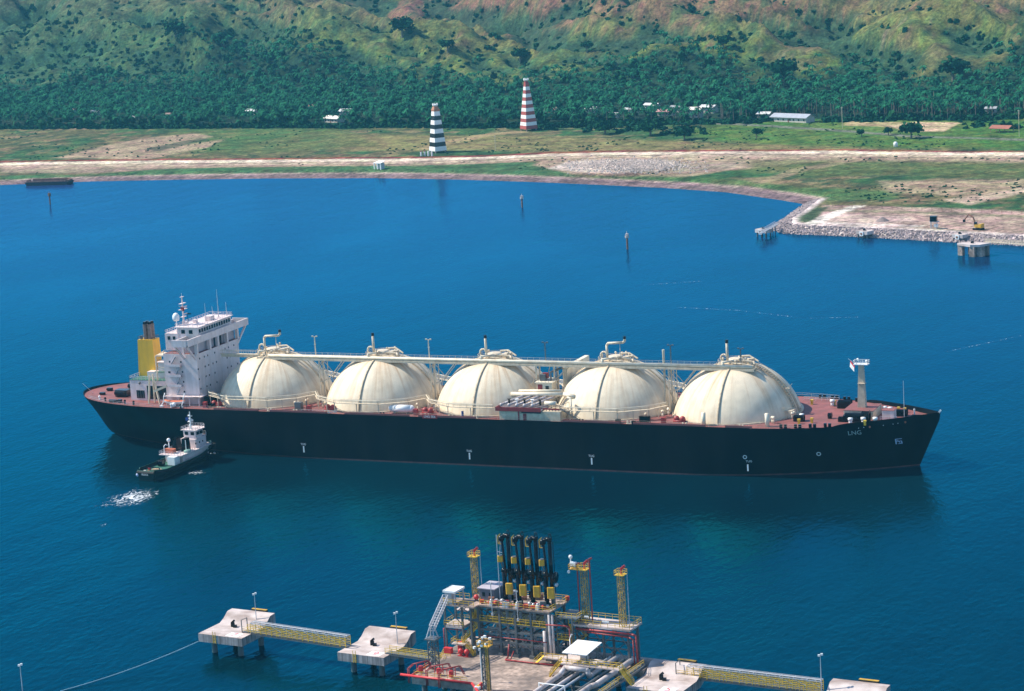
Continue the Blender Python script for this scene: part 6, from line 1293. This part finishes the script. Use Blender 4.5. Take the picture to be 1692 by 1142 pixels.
for o in list(COL.objects):
    if o.parent is None and o not in PRE and o.name != 'mooring_rope':
        far_ = o.name.split('.')[0] in ('mooring_dolphin', 'lamp_post', 'catwalk'); rx, ry = (o.location.x, o.location.y) if far_ else (248., -210.)
        o.location = (o.location.x+.01237*(rx-CAM[0]), o.location.y+.01237*(ry-CAM[1]), o.location.z-2.)
# ================================================================ FAR SHORE OBJECTS
def banded(q, h, w0, w1, n, dark, label, top):
    t_ = thing('banded_tower', label, 'day mark tower', q, R_(-38)); z0 = .0; hh = h*.86 if top == 'brown' else h*.93
    def sq(z): f = z/h; w = (w0*(1-f)+w1*f)/2; return [(-w, -w), (w, -w), (w, w), (-w, w)]
    for k in range(n):
        a, b = hh*k/n, hh*(k+1)/n; m = MB(); m.prism(sq(a), a, b, sq(b)); m.build('painted_band', (M_white2 if k % 2 == 0 else dark) if dark == M_black else (dark if k % 2 == 0 else M_white2), t_)
    m = MB()
    if top == 'brown': m.prism(sq(hh), hh, hh+h*.04, [(x*1.1, y*1.1) for x, y in sq(hh)]); m.prism(sq(hh), hh+h*.04, hh+h*.11, [(x*.6, y*.6) for x, y in sq(hh)])
    else: m.prism(sq(hh), hh, hh+h*.05, [(x*.7, y*.7) for x, y in sq(hh)])
    m.build('cap', mat('brick_cap', (.42, .18, .10), .8) if top == 'brown' else M_dred, t_)
    m = MB(); zz = h*.97; m.lathe([(1.2, zz), (1.9, zz+.6), (1.9, zz+1.2), (1.5, zz+1.3)], 0, 0, 10)
    for a in range(6): m.bar((1.6*math.cos(a), 1.6*math.sin(a), zz+1.2), (1.6*math.cos(a), 1.6*math.sin(a), zz+2), .3)
    m.build('lantern_platform', M_white2, t_)
    for sx in (-1, 1):
        for sy in (-1, 1): m = MB(); m.bar((sx*w0*.42, sy*w0*.42, -1.5), (sx*w0*.42, sy*w0*.42, 0), .8); m.build('footing', M_conc, t_)
TOWBW.z += 1.2; TOWRED.z += 1.4
M_brick = mat('brick_red_paint', (.36, .07, .055), .7, .15, .5)
banded(TOWBW, 29.5, 8.6, 3.2, 9, M_black, 'tapering square tower banded black and white beside the dirt road', 'brown')
banded(TOWRED, 33.5, 9.0, 2.0, 13, M_brick, 'tapering square tower banded red and white in front of the palms', 'red')
for k, (px_, lb_) in enumerate(((696, 'left'), (702, 'second'), (708, 'third'), (714, 'right'))):
    q = ray(px_, 258); t_ = thing('white_marker_post', 'short white post with red top below the black banded tower, '+lb_+' one of four', 'post', q, 0, 'white marker posts'); m = MB(); m.tube((0, 0, -.3), (0, 0, 2.6), .6, 10); m.build('post_body', M_white2, t_); m = MB(); m.tube((0, 0, 2.6), (0, 0, 3.1), .58, 10); m.build('post_top', M_dred if k < 2 else M_white2, t_)
q = ray(628, 279); t_ = thing('shore_hut', 'tiny white open hut on posts by the beach', 'hut', q, R_(-20)); m = MB(); m.add([(-3.4, -2.6, 3.6), (3.4, -2.6, 3.6), (2.8, 2.2, 4.6), (-2.8, 2.2, 4.6), (-3.4, -2.6, 3.8), (3.4, -2.6, 3.8), (2.8, 2.2, 4.8), (-2.8, 2.2, 4.8)], [(0, 1, 5, 4), (4, 5, 6, 7), (3, 2, 1, 0), (1, 2, 6, 5), (0, 4, 7, 3)]); m.build('roof', M_white2, t_)
for x in (-2.8, 0, 2.8): m = MB(); m.bar((x, -2, -.5), (x, -2, 3.7), .6); m.build('post', M_white2, t_)
m = MB(); m.box(-2.6, 2.6, -.5, 1.6, -.3, 3.6); m.build('wall', M_lgrey, t_)
q = ray(1480, 243); t_ = thing('white_tank', 'small white round tank on the grass above the road', 'tank', q); m = MB(); m.lathe([(1.3, -.3), (1.3, 2.2), (.8, 2.9), (.05, 3.1)], 0, 0, 14); m.build('shell', M_white2, t_, True); m = MB(); m.tube((0, 0, 3), (0, 0, 3.4), .3, 8); m.build('lid', M_lgrey, t_)
for k, (px_, py_, h_, lb_) in enumerate(((819, 250, 10, 'thin pale pole beside the road right of the black banded tower'), (1392, 213, 14, 'thin utility pole by the far road in the centre right'), (1684, 226, 16, 'thin utility pole at the right edge'), (1040, 200, 12, 'thin utility pole beside the village'))):
    q = ray(px_, py_); t_ = thing('utility_pole', lb_, 'pole', q); m = MB(); m.tube((0, 0, -.5), (0, 0, h_), .16, 6); m.build('shaft', M_creamb, t_); m = MB(); m.bar((-.9, 0, h_-.6), (.9, 0, h_-.6), .15); m.build('crossarm', M_creamb, t_)
# rubble and rip rap (uncountable)
def rocks(name, pts, mt, label):
    T = []
    for k in range(5):
        r = np.random.default_rng(k); v = np.array([(-1, -1, -1), (1, -1, -1), (1, 1, -1), (-1, 1, -1), (-.7, -.7, .8), (.8, -.6, 1), (.6, .7, .7), (-.7, .6, 1)], float)*.6; v += r.normal(size=v.shape)*.16
        T.append((v, np.array([(0, 3, 2, 1), (4, 5, 6, 7), (0, 1, 5, 4), (1, 2, 6, 5), (2, 3, 7, 6), (3, 0, 4, 7)])))
    return scatter(name, pts, mt, T, label, 'rocks')
M_rock = mat('pale_rip_rap', (.36, .29, .28), .9, .45, .5); pts = []
for i in range(2+NB, len(SH)-2):
    a, b = np.array(SH[i]), np.array(SH[i+1]); L_ = np.linalg.norm(b-a); n = np.array([-(b-a)[1], (b-a)[0]])/L_
    mid_ = (a+b)/2+n*4
    if not inpoly(np.array([mid_[0]]), np.array([mid_[1]]), LANDPOLY)[0]: n = -n
    for k in range(int(L_*15)):
        t = random.random(); w = random.uniform(-1.5, 8.); p = a+(b-a)*t+n*w; z = float(np.interp(w, [-1.5, 7, 9.5], [-.3, 2.9, 3.2])); s = random.uniform(.45, 1.15)*(1 if w < 7 else .6); pts.append((p[0], p[1], z, s, s*.8, random.random()*6))
rocks('rip_rap', pts, M_rock, 'pale broken rocks lining the reclaimed shore'); pts = []
for k in range(2600):
    px_ = random.gauss(1040, 50); py_ = random.gauss(274, 5.)
    if not (930 < px_ < 1170 and 262 < py_ < 288): continue
    q = ray(px_, py_) if k % 6 == 0 else Vector(G(px_, py_, 5.6)); s = random.uniform(.25, .8); pts.append((q[0], q[1], 5.4+random.random()*.5, s, s*.8, random.random()*6))
rocks('rubble_pile', pts, mat('pale_rubble', (.60, .50, .43), .9, .3, .3), 'pale rubble heaped beside the dirt road')
# channel marker piles
mk = None
for k, (px_, py_, h_, lb_) in enumerate(((83, 338, 7, 'slim marker pile near the moored barge'), (863, 343, 6.5, 'slim marker pile near the shore in the centre'), (1037, 412, 7.5, 'slim marker pile with pale top nearest the gas carrier'))):
    q = G(px_, py_); t_ = thing('channel_marker', lb_, 'marker pile', (q[0], q[1], 0), 0, 'marker piles in the bay'); m = MB(); m.tube((0, 0, -2), (0, 0, h_*.8), .45, 10); m.build('pile', M_rust, t_); m = MB(); m.tube((0, 0, h_*.72), (0, 0, h_*.86), .95, 10); m.cbox(0, 0, h_*.92, 1.3, 1.3, .9); m.tube((0, 0, h_*.9), (0, 0, h_*1.15), .12, 6); m.build('beacon', M_conc2 if k else M_rust, t_)
# barge
a, b = G(46, 306), G(118, 304); t_ = thing('barge', 'rusty open barge moored at the left shore', 'barge', tuple((a+b)/2), math.atan2(b[1]-a[1], b[0]-a[0])); L2 = np.linalg.norm(b-a)/2
m = MB(); m.prism([(-L2+1.5, -4), (L2-2, -4), (L2-1, 4), (-L2+1.5, 4)], -1, 2.2, [(-L2, -4.2), (L2, -4.2), (L2, 4.2), (-L2, 4.2)]); m.build('hull', mat('barge_dark_hull', (.035, .03, .035), .8), t_)
m = MB(); m.box(-L2+2, L2-2, -4.2, -3.9, 2.2, 3.1); m.box(-L2+2, L2-2, 3.9, 4.2, 2.2, 3.5); m.build('coaming', mat('pinkish_rust', (.45, .17, .11), .8, .4, .5), t_); m = MB(); m.box(-L2+2.2, L2-2.2, -3.8, 3.8, 2.21, 2.5); m.build('cargo_floor', M_black, t_); m = MB(); m.box(L2-2, L2-.3, -3, 3, 2.2, 3.2); m.build('end_deck', M_rust, t_); m = MB(); m.box(-L2+.3, -L2+1.6, -2, 2, 2.2, 3.4); m.build('end_deck', M_rust, t_)
# harbour dolphins on the right
def hdolph(px_, py_, w, d, h, label, legs=True, rz=R_(-22)):
    q = G(px_, py_); t_ = thing('harbour_dolphin', label, 'dolphin', (q[0], q[1], 0), rz, 'small concrete dolphins off the rip rap'); m = MB(); m.cbox(0, d/2, h-.8, w, d, 1.6, bev=.3); m.build('cap', M_conc2, t_); m = MB(); m.box(-1., 1., -.35, -.02, h-2.2, h-.2); pl_ = m.build('white_fender_panel', M_white2, t_); m = MB(); m.tube((0, -.45, h-1.2), (0, -.35, h-1.2), .6, 12); m.build('dark_ring', M_rust, pl_)
    for u in (-w*.36, 0, w*.36):
        for v in (.8, d-.8): m = MB(); m.tube((u, v, -2), (u, v, h-1.6), .4, 8); m.build('pile', M_grey, t_)
    m = MB(); m.cbox(0, d*.4, h+.5, .9, .7, 1); m.bar((-.3, d*.4, h+.3), (1.1, d*.4, h+.2), .4); m.build('mooring_hook', M_black, t_); return t_
hdolph(1257, 392, 7.2, 5, 3.6, 'small dolphin joined to the rock corner by a footbridge'); hdolph(1424, 394, 7, 5, 3.4, 'small dolphin against the rip rap, middle of the three'); hdolph(1582, 400, 6.4, 4.5, 3.4, 'small dolphin against the rip rap behind the big block')
q = G(1601, 424); t_ = thing('concrete_block_dolphin', 'big square concrete dolphin with hollow front at right', 'dolphin', (q[0], q[1], 0), R_(-20)); m = MB(); m.prism([(-6.5, 1), (1.5, -1.2), (5.2, .5), (7, 7), (-4.2, 7)], 4.4, 5.4); m.build('cap_slab', M_conc2, t_)
for (x0, x1, y0, y1) in ((-6.3, -4, 1, 3), (.6, 3.2, -.7, 1.5), (3.6, 5.8, 1, 4), (-3.6, -1.8, 5, 6.8), (4.4, 6.2, 5, 6.8)): m = MB(); m.box(x0, x1, y0, y1, -2, 4.39); m.build('leg', M_conc, t_)
m = MB(); m.cbox(0, 3, 5.9, 1, .8, 1); m.bar((-.8, 3, 5.6), (.4, 3, 6.3), .4); m.build('mooring_hook', M_black, t_)
def fbridge(a, b, z, label, mt=M_lgrey):
    a = Vector((a[0], a[1], z)); b = Vector((b[0], b[1], z)); t_ = thing('footbridge', label, 'footbridge', a, math.atan2((b-a).y, (b-a).x)); L_ = (b-a).length; m = MB(); m.box(0, L_, -.9, .9, -.3, 0); m.build('deck', mt, t_); m = MB(); m.rail([(0, -.9, 0), (L_, -.9, 0)], 1.2, 1.5, .07); m.rail([(0, .9, 0), (L_, .9, 0)], 1.2, 1.5, .07); m.build('railing', mt, t_); m = MB()
    for s in (.8,): m.tube((L_*s, -.6, -6), (L_*s, -.6, -.3), .3, 8); m.tube((L_*s, .6, -6), (L_*s, .6, -.3), .3, 8)
    m.build('pile', M_grey, t_)
fbridge(G(1256, 386, 3.6), G(1284, 370, 3.6), 3.7, 'narrow footbridge from the small dolphin to the rock corner'); fbridge(G(1628, 399, 5), G(1760, 408, 5), 5., 'railed footbridge from the big block dolphin off to the right', M_creamb)
# excavator
q = ray(1617, 380); ex = thing('excavator', 'yellow tracked excavator with raised dark arm on the bare ground', 'excavator', q, R_(160)); m = MB(); m.box(-2.2, 2.2, -1.6, -.9, 0, .9); m.box(-2.2, 2.2, .9, 1.6, 0, .9); m.build('track', M_black, ex); m = MB(); m.cbox(-.3, 0, 1.9, 3.8, 2.7, 1.4, bev=.3); m.cbox(-1.8, 0, 2., 1.2, 2.6, 1.8, bev=.3); m.build('body', M_yel, ex); m = MB(); m.cbox(1.0, .8, 2.9, 1.3, 1., 1.6, bev=.1); m.build('cab', M_glass, ex); m = MB(); m.path([(1.4, -.3, 2), (3., -.3, 5.6), (5.4, -.3, 6.8)], .36, 8); m.build('boom', M_rust, ex); m = MB(); m.path([(5.2, -.3, 7), (7.6, -.3, 4.2)], .3, 8); m.build('stick', M_rust, ex); m = MB(); m.cbox(7.8, -.3, 3.8, 1.1, 1.1, 1.2, bev=.2); m.build('bucket', M_black, ex)
q = ray(1543, 378); t_ = thing('raised_tank', 'black square tank raised on pale legs behind the rip rap', 'tank', q); m = MB(); m.cbox(0, 0, 4.6, 3.2, 2.6, 2.4, bev=.3); m.build('tank', M_black, t_); m = MB()
for sx in (-1.2, 1.4):
    for sy in (-1, 1): m.bar((sx, sy, -.3), (sx, sy, 3.4), .25)
m.box(-1.8, 2.4, -1.3, 1.3, 3.1, 3.3); m.build('stand', M_lgrey, t_); m = MB(); m.cbox(1.2, -.4, 1.4, 1.8, 1.3, 1.3); m.build('pump_box', M_white2, t_)
q = ray(1458, 366); m = MB(); m.lathe([(3.6, -.2), (2.2, .8), (.8, 1.7), (.05, 2.)], 0, 0, 12, False); o = m.build('spoil_heap', mat('grey_spoil', (.22, .18, .17), .95), None); o.location = q; tag(o, 'small grey heap of spoil on the bare reclaimed ground', 'heap')
t_ = thing('wire_fence', 'long thin wire fence across the reclaimed ground', 'fence', (0, 0, 0)); fp = [ray(1375+i*16.5, 343+i*.62) for i in range(21)]; [MB().bar(p, (p[0], p[1], p[2]+2.2), .16).build('fence_post', M_rust, t_) for p in fp]; m = MB()
for a, b in zip(fp[:-1], fp[1:]):
    for h in (.7, 1.4, 2.1): m.bar((a[0], a[1], a[2]+h), (b[0], b[1], b[2]+h), .05)
m.build('wires', M_rust, t_)
